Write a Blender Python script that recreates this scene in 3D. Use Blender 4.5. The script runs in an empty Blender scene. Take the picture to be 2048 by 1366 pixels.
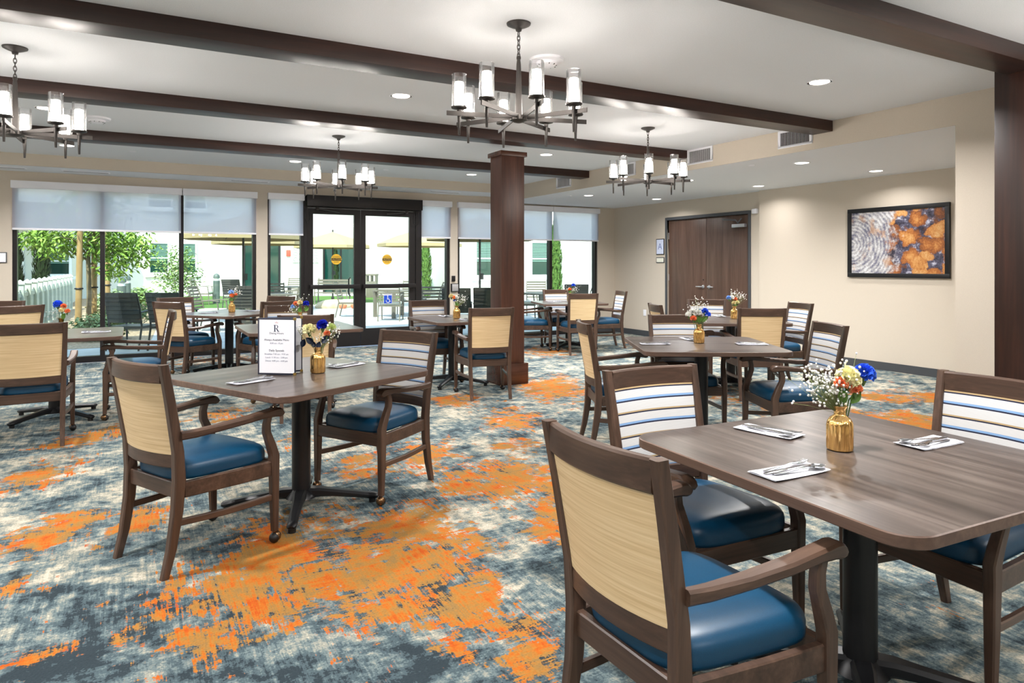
import bpy, bmesh, math, random
from mathutils import Vector, Matrix, noise as mnoise

D = bpy.data
SC = bpy.context.scene
COL = SC.collection
rnd = random.Random(7)
R = math.radians

# ------------------------------------------------------------------ camera, world, sun, exposure
EYE = 1.38
cam_d = D.cameras.new('camera'); cam = D.objects.new('camera', cam_d); COL.objects.link(cam)
cam_d.sensor_width = 36; cam_d.lens = 24; cam_d.shift_y = -153 / 2048; cam_d.clip_start = .05; cam_d.clip_end = 400
cam.location = (0, 0, EYE); cam.rotation_euler = (R(90), 0, R(-29.07))
SC.camera = cam

world = D.worlds.new('sky'); SC.world = world; world.use_nodes = True
wn = world.node_tree; bg = wn.nodes['Background']
sky = wn.nodes.new('ShaderNodeTexSky'); sky.sky_type = 'NISHITA'; sky.sun_disc = False
sky.sun_elevation = R(52); sky.sun_rotation = R(210); sky.dust_density = 1.5; sky.air_density = 1.0
wn.links.new(sky.outputs[0], bg.inputs[0]); bg.inputs[1].default_value = .58

sun_d = D.lights.new('sun', 'SUN'); sun_d.energy = 5.8; sun_d.angle = R(.6); sun_d.color = (1, .95, .87)
sun = D.objects.new('sun', sun_d); COL.objects.link(sun)
sun.rotation_euler = Vector((.45, .75, -1.15)).to_track_quat('-Z', 'Y').to_euler()

SC.view_settings.view_transform = 'Standard'; SC.view_settings.look = 'None'
SC.view_settings.gamma = 1; SC.view_settings.use_curve_mapping = False
SC.view_settings.exposure = 0.40
SC.cycles.max_bounces = 8; SC.cycles.adaptive_threshold = .02; SC.cycles.glossy_bounces = 3; SC.cycles.caustics_reflective = False; SC.cycles.caustics_refractive = False
DOWN_W = 50.0      # each recessed can
CANDLE_L = 42.0    # radiance of each opal candle

# ------------------------------------------------------------------ mesh builder
def rect(w, h, c=0.0):
    """closed section around the origin, chamfered corners"""
    a, b = w / 2, h / 2
    if c <= 0: return [(-a, -b), (a, -b), (a, b), (-a, b)]
    return [(-a + c, -b), (a - c, -b), (a, -b + c), (a, b - c), (a - c, b), (-a + c, b), (-a, b - c), (-a, -b + c)]

class MB:
    def __init__(s): s.v = []; s.f = []; s.m = []
    def face(s, idx, m=0): s.f.append(tuple(idx)); s.m.append(m)
    def poly(s, pts, m=0):
        k = len(s.v); s.v += [tuple(p) for p in pts]; s.face(range(k, k + len(pts)), m); return s
    def box(s, x0, x1, y0, y1, z0, z1, m=0):
        k = len(s.v)
        s.v += [(x, y, z) for z in (z0, z1) for y in (y0, y1) for x in (x0, x1)]
        for q in ((0, 2, 3, 1), (4, 5, 7, 6), (0, 1, 5, 4), (2, 6, 7, 3), (0, 4, 6, 2), (1, 3, 7, 5)):
            s.face([k + i for i in q], m)
        return s
    def obox(s, c, size, M, m=0):
        k = len(s.v); t = MB().box(-size[0] / 2, size[0] / 2, -size[1] / 2, size[1] / 2, -size[2] / 2, size[2] / 2)
        s.v += [tuple(Vector(c) + M @ Vector(p)) for p in t.v]
        for q in t.f: s.face([k + i for i in q], m)
        return s
    def loft(s, rings, cap=True, loop=False, m=0):
        n = len(rings[0]); k = len(s.v)
        for r in rings: s.v += [tuple(p) for p in r]
        L = len(rings)
        for i in range(L if loop else L - 1):
            a = k + i * n; b = k + ((i + 1) % L) * n
            for j in range(n):
                j2 = (j + 1) % n
                s.face((a + j, a + j2, b + j2, b + j), m)
        if cap and not loop:
            s.face([k + j for j in reversed(range(n))], m); s.face([k + (L - 1) * n + j for j in range(n)], m)
        return s
    def zpost(s, pts, c=.006, m=0):      # pts (x,y,z,wx,wy), section in XY
        return s.loft([[(x + a, y + b, z) for a, b in rect(wx, wy, c)] for x, y, z, wx, wy in pts], m=m)
    def ybar(s, pts, c=.006, m=0):       # pts (x,y,z,wx,wz), section in XZ
        return s.loft([[(x + a, y, z + b) for a, b in reversed(rect(wx, wz, c))] for x, y, z, wx, wz in pts], m=m)
    def xbar(s, pts, c=.006, m=0):       # pts (x,y,z,wy,wz), section in YZ
        return s.loft([[(x, y + a, z + b) for a, b in rect(wy, wz, c)] for x, y, z, wy, wz in pts], m=m)
    def tube(s, pts, r, n=8, m=0, cap=True, loop=False):
        P = [Vector(p) for p in pts]; rings = []; up = None; L = len(P)
        for i, p in enumerate(P):
            if loop: t = P[(i + 1) % L] - P[i - 1]
            else: t = P[min(i + 1, L - 1)] - P[max(i - 1, 0)]
            t.normalize()
            if up is None: up = Vector((0, 0, 1)) if abs(t.z) < .9 else Vector((1, 0, 0))
            u = t.cross(up)
            if u.length < 1e-6: u = t.orthogonal()
            u.normalize(); w = u.cross(t); up = w
            rr = r[i] if isinstance(r, (list, tuple)) else r
            rings.append([p + (u * math.cos(2 * math.pi * j / n) + w * math.sin(2 * math.pi * j / n)) * rr for j in range(n)])
        return s.loft(rings, cap, loop, m)
    def lathe(s, prof, n=20, c=(0, 0, 0), m=0, cap=True, ribs=0, rib=0.0):
        rings = []
        for r, z in prof:
            ring = []
            for j in range(n):
                a = 2 * math.pi * j / n
                rr = r * (1 + (rib * math.cos(ribs * a) if ribs else 0))
                ring.append((c[0] + rr * math.cos(a), c[1] + rr * math.sin(a), c[2] + z))
            rings.append(ring)
        return s.loft(rings, cap, m=m)
    def ball(s, c, r, n=8, k=5, m=0, sz=1.0):
        return s.lathe([(max(r * math.sin(math.pi * i / k), r * .02), -r * sz * math.cos(math.pi * i / k)) for i in range(k + 1)], n, c, m)
    def add(s, o, M=None, m=None):
        k = len(s.v); s.v += [tuple(M @ Vector(p)) if M else p for p in o.v]
        for q, mm in zip(o.f, o.m): s.face([k + i for i in q], mm if m is None else m)
        return s
    def mesh(s, name, mats, smooth=None, bevel=0, seg=2):
        me = D.meshes.new(name); me.from_pydata(s.v, [], s.f)
        if not isinstance(mats, (list, tuple)): mats = [mats]
        for mt in mats: me.materials.append(mt)
        if len(mats) > 1: me.polygons.foreach_set('material_index', s.m)
        if bevel:
            bm = bmesh.new(); bm.from_mesh(me)
            bmesh.ops.remove_doubles(bm, verts=bm.verts, dist=1e-5)
            es = [e for e in bm.edges if len(e.link_faces) == 2 and e.calc_face_angle(0) > R(35)]
            bmesh.ops.bevel(bm, geom=es, offset=bevel, segments=seg, affect='EDGES', profile=.6, clamp_overlap=True)
            bm.to_mesh(me); bm.free(); smooth = smooth or 40
        if smooth:
            me.polygons.foreach_set('use_smooth', [True] * len(me.polygons)); me.set_sharp_from_angle(angle=R(smooth))
        me.update(); return me
    def build(s, name, mats, parent=None, smooth=None, bevel=0, seg=2, kind=None):
        o = D.objects.new(name, s.mesh(name, mats, smooth, bevel, seg)); COL.objects.link(o)
        if parent is not None: o.parent = parent
        if kind: o['kind'] = kind
        return o

def tag(o, label, cat, group=None, kind=None):
    o['label'] = label; o['category'] = cat
    if group: o['group'] = group
    if kind: o['kind'] = kind
    return o
def thing(name, label, cat, loc=(0, 0, 0), rz=0, group=None, kind=None):
    o = D.objects.new(name, None); COL.objects.link(o); o.location = loc; o.rotation_euler = (0, 0, rz); o.empty_display_size = .1
    return tag(o, label, cat, group, kind)
def struct(name, mb, mat, label, cat, **k):
    return tag(mb.build(name, mat, **k), label, cat, kind='structure')
def copy_tree(o, parent=None):
    c = o.copy(); COL.objects.link(c); c.parent = parent
    for ch in o.children: copy_tree(ch, c)
    return c
def place(o, loc, rz=0):
    o.location = loc; o.rotation_euler = (0, 0, rz); return o
def text(s, size, mat, parent, M, name='lettering', ext=.0004, align='CENTER', space=1.0):
    cu = D.curves.new(name, 'FONT'); cu.body = s; cu.size = size; cu.align_x = align; cu.align_y = 'CENTER'
    cu.extrude = ext; cu.space_character = space; cu.resolution_u = 2
    t = D.objects.new(name, cu); COL.objects.link(t); bpy.context.view_layer.update()
    me = D.meshes.new_from_object(t); D.objects.remove(t); D.curves.remove(cu)
    me.transform(M); me.materials.clear(); me.materials.append(mat)
    o = D.objects.new(name, me); COL.objects.link(o)
    if parent is not None: o.parent = parent
    return o

# ------------------------------------------------------------------ materials
def lin(c): return tuple(((x / 255) / 12.92 if x <= 10 else (((x / 255) + .055) / 1.055) ** 2.4) for x in c)
def C(*c): return (*lin(c), 1)
class NT:
    def __init__(s, mat): mat.use_nodes = True; s.t = mat.node_tree; s.n = s.t.nodes; s.bsdf = s.n['Principled BSDF']; s.out = s.n['Material Output']
    def new(s, t, **k):
        n = s.n.new('ShaderNode' + t)
        for a, b in k.items(): setattr(n, a, b)
        return n
    def link(s, a, b): s.t.links.new(a, b)
    def val(s, sock, v):
        if hasattr(v, 'links') or isinstance(v, bpy.types.NodeSocket): s.link(v, sock)
        else: sock.default_value = v
    def coord(s, scale=(1, 1, 1), rot=(0, 0, 0), loc=(0, 0, 0), kind='Object'):
        tc = s.new('TexCoord'); mp = s.new('Mapping'); s.link(tc.outputs[kind], mp.inputs[0])
        mp.inputs['Scale'].default_value = scale; mp.inputs['Rotation'].default_value = rot; mp.inputs['Location'].default_value = loc
        return mp.outputs[0]
    def noise(s, vec, scale=1.0, detail=4, rough=.55, dist=0.0):
        n = s.new('TexNoise'); s.link(vec, n.inputs['Vector']); n.inputs['Scale'].default_value = scale
        n.inputs['Detail'].default_value = detail; n.inputs['Roughness'].default_value = rough; n.inputs['Distortion'].default_value = dist
        return n.outputs['Fac']
    def ramp(s, fac, stops, interp='LINEAR'):
        n = s.new('ValToRGB'); s.link(fac, n.inputs[0]); e = n.color_ramp.elements; n.color_ramp.interpolation = interp
        while len(e) < len(stops): e.new(.5)
        for i, (p, c) in enumerate(stops): e[i].position = p; e[i].color = c if len(c) == 4 else (*c, 1)
        return n.outputs[0]
    def math(s, op, a, b=0.0, c=None, clamp=False):
        n = s.new('Math', operation=op, use_clamp=clamp); s.val(n.inputs[0], a); s.val(n.inputs[1], b)
        if c is not None: s.val(n.inputs[2], c)
        return n.outputs[0]
    def mix(s, f, a, b, mode='MIX'):
        n = s.new('Mix', data_type='RGBA', blend_type=mode); s.val(n.inputs[0], f); s.val(n.inputs[6], a); s.val(n.inputs[7], b); return n.outputs[2]
    def bump(s, h, strength=.2, dist=.01):
        n = s.new('Bump'); s.link(h, n.inputs['Height']); n.inputs['Strength'].default_value = strength; n.inputs['Distance'].default_value = dist
        s.link(n.outputs[0], s.bsdf.inputs['Normal'])
def P(name, col, rough=.5, metal=0.0, spec=.5, coat=0.0, emit=None, es=0.0):
    m = D.materials.new(name); t = NT(m); b = t.bsdf
    b.inputs['Base Color'].default_value = C(*col); b.inputs['Roughness'].default_value = rough; b.inputs['Metallic'].default_value = metal
    b.inputs['Specular IOR Level'].default_value = spec; b.inputs['Coat Weight'].default_value = coat
    if emit: b.inputs['Emission Color'].default_value = C(*emit); b.inputs['Emission Strength'].default_value = es
    m.diffuse_color = C(*col); return m
def speckle(name, c1, c2, scale, rough=.6, bump=.1, detail=4, spec=.4, lo=.35, hi=.65, vs=(1, 1, 1)):
    m = P(name, c1, rough, spec=spec); t = NT(m); f = t.noise(t.coord(vs), scale, detail)
    t.link(t.ramp(f, [(lo, C(*c1)), (hi, C(*c2))]), t.bsdf.inputs['Base Color'])
    if bump: t.bump(f, bump, .004)
    return m
def wood(name, dark, mid, light, axis, rough=.4, scale=1.0, spec=.5, coat=0.0, bump=.08, contrast=(.3, .5, .72)):
    m = P(name, mid, rough, spec=spec, coat=coat); t = NT(m)
    k = [14.0, 14.0, 14.0]; k[axis] = 1.1
    v = t.coord(tuple(x * scale for x in k))
    f = t.noise(v, 1.0, 6, .6, .8); k2 = [90.0, 90.0, 90.0]; k2[axis] = 3.0
    g = t.noise(t.coord(tuple(x * scale for x in k2)), 1.0, 3, .6)
    h = t.math('ADD', t.math('MULTIPLY', f, .68), t.math('MULTIPLY', g, .32))
    t.link(t.ramp(h, [(contrast[0], C(*dark)), (contrast[1], C(*mid)), (contrast[2], C(*light))]), t.bsdf.inputs['Base Color'])
    t.bump(h, bump, .002); return m

M = {}
CH = ((48, 35, 28), (77, 57, 46), (104, 80, 65))
for ax, nm in enumerate('xyz'): M['chair_' + nm] = wood('chair_wood_' + nm, *CH, ax, rough=.36)
BE = ((24, 11, 7), (46, 24, 17), (70, 38, 27))
for ax, nm in enumerate('xyz'): M['beam_' + nm] = wood('espresso_wood_' + nm, *BE, ax, rough=.4, scale=.6, bump=.05)
M['col_z'] = wood('column_wood', (48, 26, 18), (78, 46, 34), (104, 66, 50), 2, rough=.4, scale=.6, bump=.05)
M['col_x'] = wood('column_wood_x', (48, 26, 18), (76, 46, 34), (96, 62, 48), 0, rough=.27, scale=.6, bump=.05)
M['table'] = wood('table_laminate', (50, 42, 38), (76, 66, 61), (102, 91, 85), 0, rough=.28, scale=.6, bump=.0, contrast=(.38, .5, .62))
M['table_edge'] = wood('table_edge_band', (70, 52, 44), (96, 74, 63), (120, 96, 82), 0, rough=.4, scale=.8, bump=.02)
M['door_wood'] = wood('door_veneer', (64, 45, 36), (88, 66, 55), (108, 84, 72), 2, rough=.38, scale=.7, bump=.02)
M['wall'] = speckle('wall_paint', (201, 190, 175), (207, 196, 181), 260, .85, .12)
M['ceiling'] = speckle('ceiling_paint', (230, 232, 236), (236, 238, 242), 160, .9, .25)
M['baseboard'] = P('baseboard_rubber', (66, 68, 72), .5)
M['black'] = P('black_metal', (24, 24, 27), .38, .2)
M['frame'] = P('bronze_aluminium', (38, 35, 36), .35, .35)
M['pewter'] = P('pewter_metal', (70, 66, 64), .42, .6)
M['bronze'] = P('caster_bronze', (128, 98, 70), .25, .9)
M['rubber'] = P('caster_rubber', (20, 18, 18), .5)
M['chrome'] = P('brushed_steel', (214, 214, 218), .28, .7)
M['steel'] = P('cutlery_steel', (190, 192, 196), .18, 1.0)
M['white'] = P('white_plastic', (240, 240, 246), .45)
M['vinyl'] = speckle('blue_vinyl', (2, 58, 88), (4, 66, 98), 400, .40, .05, spec=.5)
M['dark_gap'] = P('dark_recess', (12, 12, 12), .8)
M['grey_metal'] = P('grey_painted_steel', (98, 101, 106), .45)
M['greyd'] = P('dark_grey_frame', (74, 76, 80), .45)

def mat_panel():
    m = P('woven_gold_back', (226, 196, 142), .55); t = NT(m)
    f = t.noise(t.coord((3, 3, 150)), 1.0, 3, .6, .3)
    t.link(t.ramp(f, [(.3, C(210, 178, 132)), (.55, C(226, 197, 153)), (.75, C(236, 211, 172))]), t.bsdf.inputs['Base Color']); t.bump(f, .12, .001); return m
M['gold_panel'] = mat_panel()
def mat_stripe():
    m = P('striped_fabric', (235, 233, 230), .8, spec=.2); t = NT(m)
    tc = t.new('TexCoord'); sx = t.new('SeparateXYZ'); t.link(tc.outputs['Object'], sx.inputs[0]); z = sx.outputs[2]
    u = t.math('FRACT', t.math('DIVIDE', t.math('SUBTRACT', .868, z), .094))
    rib = t.math('FRACT', t.math('DIVIDE', z, .0052))
    base = t.ramp(rib, [(0, C(186, 184, 184)), (.5, C(216, 215, 214)), (1, C(186, 184, 184))])
    tan, navy, blue = C(176, 152, 112), C(40, 42, 62), C(126, 160, 200)
    st = t.ramp(u, [(0, (*tan[:3], 1)), (.055, (*navy[:3], 1)), (.115, (0, 0, 0, 1)), (.445, (*blue[:3], 1)), (.53, (*navy[:3], 1)), (.59, (0, 0, 0, 1))], 'CONSTANT')
    on = t.ramp(u, [(0, (1, 1, 1)), (.115, (0, 0, 0)), (.445, (1, 1, 1)), (.59, (0, 0, 0))], 'CONSTANT')
    t.link(t.mix(on, base, st), t.bsdf.inputs['Base Color']); t.bump(rib, .15, .001); return m
M['stripe'] = mat_stripe()

def mat_glass(name, tint, refl=1.0, rough=0.0):
    m = D.materials.new(name); t = NT(m); t.n.remove(t.bsdf)
    tr = t.new('BsdfTransparent'); tr.inputs[0].default_value = (*tint, 1)
    gl = t.new('BsdfGlossy'); gl.inputs['Roughness'].default_value = rough
    fr = t.new('Fresnel'); fr.inputs[0].default_value = 1.45
    mx = t.new('MixShader'); t.link(t.math('MULTIPLY', fr.outputs[0], refl), mx.inputs[0]); t.link(tr.outputs[0], mx.inputs[1]); t.link(gl.outputs[0], mx.inputs[2])
    t.link(mx.outputs[0], t.out.inputs[0]); return m
M['glass'] = mat_glass('window_glass', (.91, .985, .945), .9)
M['clear'] = mat_glass('clear_cylinder_glass', (.97, .97, .98), .8, .05)
def haze_glass(m, k):
    t = NT.__new__(NT); t.t = m.node_tree; t.n = t.t.nodes; out = t.n['Material Output']; src = out.inputs[0].links[0].from_socket
    tl = t.new('BsdfTranslucent'); tl.inputs[0].default_value = (.95, .95, .95, 1); mx = t.new('MixShader'); mx.inputs[0].default_value = k
    t.link(src, mx.inputs[1]); t.link(tl.outputs[0], mx.inputs[2]); t.link(mx.outputs[0], out.inputs[0])
haze_glass(M['clear'], .009)
M['amber'] = None
def mat_shade():
    m = D.materials.new('roller_shade_fabric'); t = NT(m); t.n.remove(t.bsdf)
    d = t.new('BsdfDiffuse'); d.inputs[0].default_value = C(238, 238, 250)
    tl = t.new('BsdfTranslucent'); tl.inputs[0].default_value = C(255, 250, 255)
    tr = t.new('BsdfTransparent'); tr.inputs[0].default_value = (.95, .95, 1, 1)
    a = t.new('MixShader'); a.inputs[0].default_value = .86; t.link(d.outputs[0], a.inputs[1]); t.link(tl.outputs[0], a.inputs[2])
    b = t.new('MixShader'); b.inputs[0].default_value = .26; t.link(a.outputs[0], b.inputs[1]); t.link(tr.outputs[0], b.inputs[2])
    t.link(b.outputs[0], t.out.inputs[0]); return m
M['shade'] = mat_shade()
M['candle'] = P('opal_candle_glass', (255, 250, 240), .4, emit=(255, 247, 236), es=CANDLE_L)
M['lens'] = P('recessed_light_lens', (255, 250, 240), .4, emit=(255, 244, 230), es=6.0)
def mat_vase():
    m = P('gold_mercury_glass', (255, 206, 132), .13, 1.0); return m
M['vase'] = mat_vase()
M['paper'] = P('white_paper', (240, 240, 246), .7)
M['napkin'] = speckle('white_napkin', (196, 196, 204), (212, 212, 220), 40, .9, .3)
M['ink'] = P('dark_ink', (52, 58, 84), .7)
M['ink_lt'] = P('grey_ink', (132, 136, 160), .7)
M['ink_red'] = P('red_ink', (190, 92, 90), .7)
M['menu_cover'] = P('navy_menu_cover', (48, 50, 66), .45)
M['brass'] = P('brass_corner', (190, 160, 92), .3, .9)

# ------------------------------------------------------------------ carpet
ORANGE = [(0.54, 3.27, 0.31, 0.59, 1), (1.09, 3.0, 0.31, 0.51, 1), (1.21, 2.52, 0.12, 0.31, 1), (1.23, 2.1, 0.1, 0.2, 1), (-0.52, 5.42, 0.17, 0.32, 0.9), (-0.37, 4.22, 0.19, 0.32, 0.9), (0.04, 4.19, 0.14, 0.25, 0.9), (-0.43, 3.54, 0.09, 0.11, 0.8), (-0.26, 2.94, 0.11, 0.09, 0.6), (2.06, 3.85, 0.32, 0.36, 1), (1.39, 4.64, 0.21, 0.31, 0.8), (1.85, 4.61, 0.17, 0.39, 0.9), (1.34, 3.48, 0.19, 0.29, 0.9), (0.72, 6.81, 0.2, 0.34, 0.8), (-0.22, 6.47, 0.12, 0.4, 0.8), (4.15, 6.49, 0.34, 0.63, 1), (2.9, 6.36, 0.24, 0.3, 0.9), (2.97, 5.36, 0.21, 0.45, 0.9), (5.8, 9.24, 0.36, 0.63, 0.8), (3.93, 5.79, 0.14, 0.14, 0.7), (6.06, 3.41, 0.3, 0.45, 1), (7.29, 4.08, 0.28, 0.4, 0.9), (6.85, 4.33, 0.26, 0.3, 0.9), (5.88, 3.82, 0.3, 0.3, 0.9), (-0.52, 6.31, 0.13, 0.18, 0.8), (-0.25, 6.5, 0.22, 0.16, 0.9), (2.54, 4.49, 0.21, 0.36, 0.7), (2.06, 3.26, 0.12, 0.48, 0.9), (0.56, 2.7, 0.08, 0.06, 0.6), (2.94, 1.81, 0.2, 0.17, 0.35), (0.36, 5.96, 0.14, 0.31, 0.8), (1.17, 5.6, 0.16, 0.4, 0.6), (7.35, 8.98, 0.25, 0.35, 0.6), (0.81, 10.69, 0.32, 0.58, 0.6), (1.46, 10.72, 0.2, 0.27, 0.6), (3.07, 10.1, 0.23, 0.42, 0.4), (5.49, 5.09, 0.26, 0.7, 0.6)]
def mat_carpet():
    m = P('patterned_carpet', (120, 125, 125), .95, spec=.1); t = NT(m)
    at = t.new('Attribute', attribute_name='print'); sp = t.new('SeparateColor'); t.link(at.outputs['Color'], sp.inputs[0])
    o = t.coord()
    n1 = t.noise(o, 4.2, 8, .66, .5); n2 = t.noise(t.coord(loc=(7, 3, 0)), 2.9, 9, .66, .6); n3 = t.noise(t.coord(loc=(2, 9, 0)), 7.5, 6, .65)
    sy = t.noise(t.coord((62, 4.0, 1)), 1.0, 4, .7); sx = t.noise(t.coord((3.6, 72, 1)), 1.0, 4, .7)
    fine = t.noise(o, 120, 2, .5)
    gate = t.ramp(t.noise(t.coord(loc=(4, 1, 0)), 1.3, 3), [(.42, (0, 0, 0)), (.58, (1, 1, 1))])
    hy = t.math('MULTIPLY', t.math('SUBTRACT', sy, .5), t.math('ADD', .5, gate)); hx = t.math('MULTIPLY', t.math('SUBTRACT', sx, .5), t.math('SUBTRACT', 1.3, gate))
    hatch = t.math('ADD', hy, t.math('MULTIPLY', hx, .8))
    n5 = t.noise(t.coord(loc=(1, 6, 0)), 19, 4, .6)
    v = t.math('ADD', t.math('MULTIPLY', t.math('SUBTRACT', n2, .5), 1.7), t.math('MULTIPLY', hatch, .55))
    v = t.math('ADD', v, t.math('MULTIPLY', t.math('SUBTRACT', n3, .5), 1.25))
    v = t.math('ADD', v, t.math('MULTIPLY', t.math('SUBTRACT', n5, .5), .8))
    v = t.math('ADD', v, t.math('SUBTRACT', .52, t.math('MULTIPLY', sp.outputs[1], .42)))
    v = t.math('ADD', v, t.math('MULTIPLY', t.math('SUBTRACT', fine, .5), .3))
    base = t.ramp(v, [(.20, C(50, 60, 66)), (.25, C(74, 88, 94)), (.38, C(80, 95, 100)), (.43, C(103, 117, 120)), (.53, C(112, 124, 124)), (.57, C(140, 144, 136)), (.68, C(150, 150, 138)), (.72, C(176, 170, 153)), (.9, C(196, 188, 172))])
    org = t.ramp(t.math('ADD', n3, t.math('MULTIPLY', hatch, .5)), [(.36, C(146, 114, 68)), (.48, C(166, 117, 56)), (.58, C(186, 104, 36)), (.70, C(182, 78, 28))])
    k = t.math('ADD', t.math('MULTIPLY', sp.outputs[0], .82), t.math('MULTIPLY', t.math('SUBTRACT', n1, .5), 1.7))
    k = t.math('ADD', k, t.math('MULTIPLY', hatch, .8))
    k = t.math('ADD', k, t.math('MULTIPLY', t.math('SUBTRACT', t.noise(t.coord(loc=(5, 5, 0)), 15, 4, .6), .5), 1.0))
    k = t.math('ADD', k, t.math('MULTIPLY', t.math('SUBTRACT', fine, .5), .35))
    mask = t.ramp(k, [(.50, (0, 0, 0)), (.58, (1, 1, 1))])
    pile = t.ramp(fine, [(.3, (.80, .80, .80)), (.7, (1, 1, 1))])
    t.link(t.mix(1.0, t.mix(mask, base, org), pile, 'MULTIPLY'), t.bsdf.inputs['Base Color'])
    t.bump(fine, .5, .006); return m
M['carpet'] = mat_carpet()

XL, XS, XR, XR2 = -7.0, 6.03, 8.62, 8.72
YB, YW, YA = -5.0, 11.33, 3.19          # back wall, window wall, near end of the alcove
ZC, ZR, ZWS, YS = 2.80, 2.55, 2.65, 10.6

def make_floor():
    nx, ny = 132, 136; x0, x1, y0, y1 = XL, 8.9, YB, YW
    mb = MB(); cols = []
    s, c = math.sin(R(29.07)), math.cos(R(29.07))
    for j in range(ny + 1):
        for i in range(nx + 1):
            x = x0 + (x1 - x0) * i / nx; y = y0 + (y1 - y0) * j / ny
            mb.v.append((x, y, 0)); k = 0
            for ox, oy, a, b, w in ORANGE:
                dx, dy = x - ox, y - oy; u = (dx * c - dy * s) / (a * 1.15); v = (dx * s + dy * c) / (b * 1.15); q = u * u + v * v
                if q < 6: k = max(k, w * math.exp(-q * .55))
            far = 0 if (-.8 < x < 7.5 and 2 < y < 10.8) else 1.1 * max(0, mnoise.noise((x * .9, y * .9, 3)))
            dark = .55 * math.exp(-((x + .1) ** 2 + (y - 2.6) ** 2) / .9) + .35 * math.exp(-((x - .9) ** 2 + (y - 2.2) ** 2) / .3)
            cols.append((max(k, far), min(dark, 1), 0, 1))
    for j in range(ny):
        for i in range(nx):
            a = j * (nx + 1) + i; mb.face((a, a + 1, a + nx + 2, a + nx + 1))
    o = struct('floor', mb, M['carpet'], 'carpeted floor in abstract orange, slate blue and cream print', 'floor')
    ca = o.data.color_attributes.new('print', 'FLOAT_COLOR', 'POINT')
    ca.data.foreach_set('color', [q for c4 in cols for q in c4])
make_floor()

# ------------------------------------------------------------------ room shell
struct('ceiling', MB().box(XL, XS + .05, YB, YS, ZC, ZC + .2), M['ceiling'], 'smooth off-white main ceiling crossed by dark beams', 'ceiling')
struct('ceiling_alcove', MB().box(XS, XR2 + .3, YA, YW + .25, ZR, ZR + .45), M['ceiling'], 'lower white ceiling over the door and picture side', 'ceiling')
struct('ceiling_window_drop', MB().box(XL, XS, YS + .04, YW + .25, ZWS, ZWS + .35), M['ceiling'], 'narrow lowered white ceiling strip along the window wall', 'ceiling')
struct('wall_soffit_window', MB().box(XL, XS, YS, YS + .04, ZWS - .001, ZC + .2), M['wall'], 'beige drop face running above the window wall', 'wall')
struct('wall_soffit_right', MB().box(XS - .012, XS, YA, YW, ZR + .0005, ZC + .0), M['wall'], 'beige drop face holding the air vents', 'wall')
struct('wall_pier', MB().box(XS - .012, XR2 + .3, YB, YA, 0, ZC + .2), M['wall'], 'beige wall beside the dark post and picture alcove', 'wall')
wr = MB().box(XR, XR2 + .3, YA, 7.5, 0, ZR + .02)
struct('wall_right', wr, M['wall'], 'beige wall carrying the framed river picture', 'wall')
DY0, DY1, DZ = 7.80, 9.72, 2.21
wd = MB().box(XR2, XR2 + .3, 7.5, DY0, 0, ZR + .02).box(XR2, XR2 + .3, DY1, YW + .2, 0, ZR + .02).box(XR2, XR2 + .3, DY0, DY1, DZ, ZR + .02)
struct('wall_door', wd, M['wall'], 'beige wall around the wooden double doors', 'wall')
struct('wall_left', MB().box(XL - .2, XL, YB - .2, YW + .2, 0, ZC + .2), M['wall'], 'beige side wall beyond the picture edge', 'wall')
struct('wall_back', MB().box(XL, XS, YB - .2, YB, 0, ZC + .2), M['wall'], 'beige wall behind the viewer', 'wall')
# window wall with openings
WIN = [(-6.2, -3.1), (-1.42, 1.70), (1.87, 5.02), (5.17, 8.30)]
WT = 2.50
ww = MB(); xs = XL - .2
for a, b in WIN:
    ww.box(xs, a, YW, YW + .2, 0, 2.9); ww.box(a, b, YW, YW + .2, WT, 2.9); xs = b
ww.box(xs, XR2 + .3, YW, YW + .2, 0, 2.9)
struct('wall_window', ww, M['wall'], 'beige wall with tall windows and glass entry doors', 'wall')
struct('roof_upper_storey', MB().box(XL - .2, XR2 + 2.3, YB - .2, YW + .2, 3.02, 6.0), M['white'], 'upper storey of the building above the dining room', 'roof')
# baseboards
struct('baseboard_right', MB().box(XR - .012, XR, YA, 7.5, 0, .105), M['baseboard'], 'dark grey baseboard below the river picture', 'baseboard')
struct('baseboard_door', MB().box(XR2 - .012, XR2, DY1 + .06, YW, 0, .105).box(XR2 - .012, XR2, 7.5, DY0 - .06, 0, .105), M['baseboard'], 'dark grey baseboard beside the wooden doors', 'baseboard')
struct('baseboard_window', MB().box(1.70, 1.87, YW - .012, YW, 0, .105).box(5.02, 5.17, YW - .012, YW, 0, .105).box(8.30, XR2 - .012, YW - .012, YW, 0, .105).box(-3.1, -1.42, YW - .012, YW, 0, .105), M['baseboard'], 'dark grey baseboard along the window wall', 'baseboard')
struct('baseboard_pier', MB().box(XS - .024, XS - .012, YB, YA, 0, .105), M['baseboard'], 'dark grey baseboard on the wall beside the dark post', 'baseboard')

# beams
for i, (y0, y1, x1, lab) in enumerate([(2.24, 2.47, 5.28, 'dark stained ceiling beam nearest the viewer, meeting the dark post'),
                                       (4.335, 4.565, XS, 'dark stained ceiling beam passing above the nearest chandelier'),
                                       (6.35, 6.58, XS, 'dark stained ceiling beam resting on the wooden column'),
                                       (8.43, 8.66, XS, 'dark stained ceiling beam closest to the windows')]):
    struct('beam_%d' % (i + 1), MB().box(XL, x1, y0, y1, 2.695, ZC + .01), M['beam_x'], lab, 'beam', bevel=.004)

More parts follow.
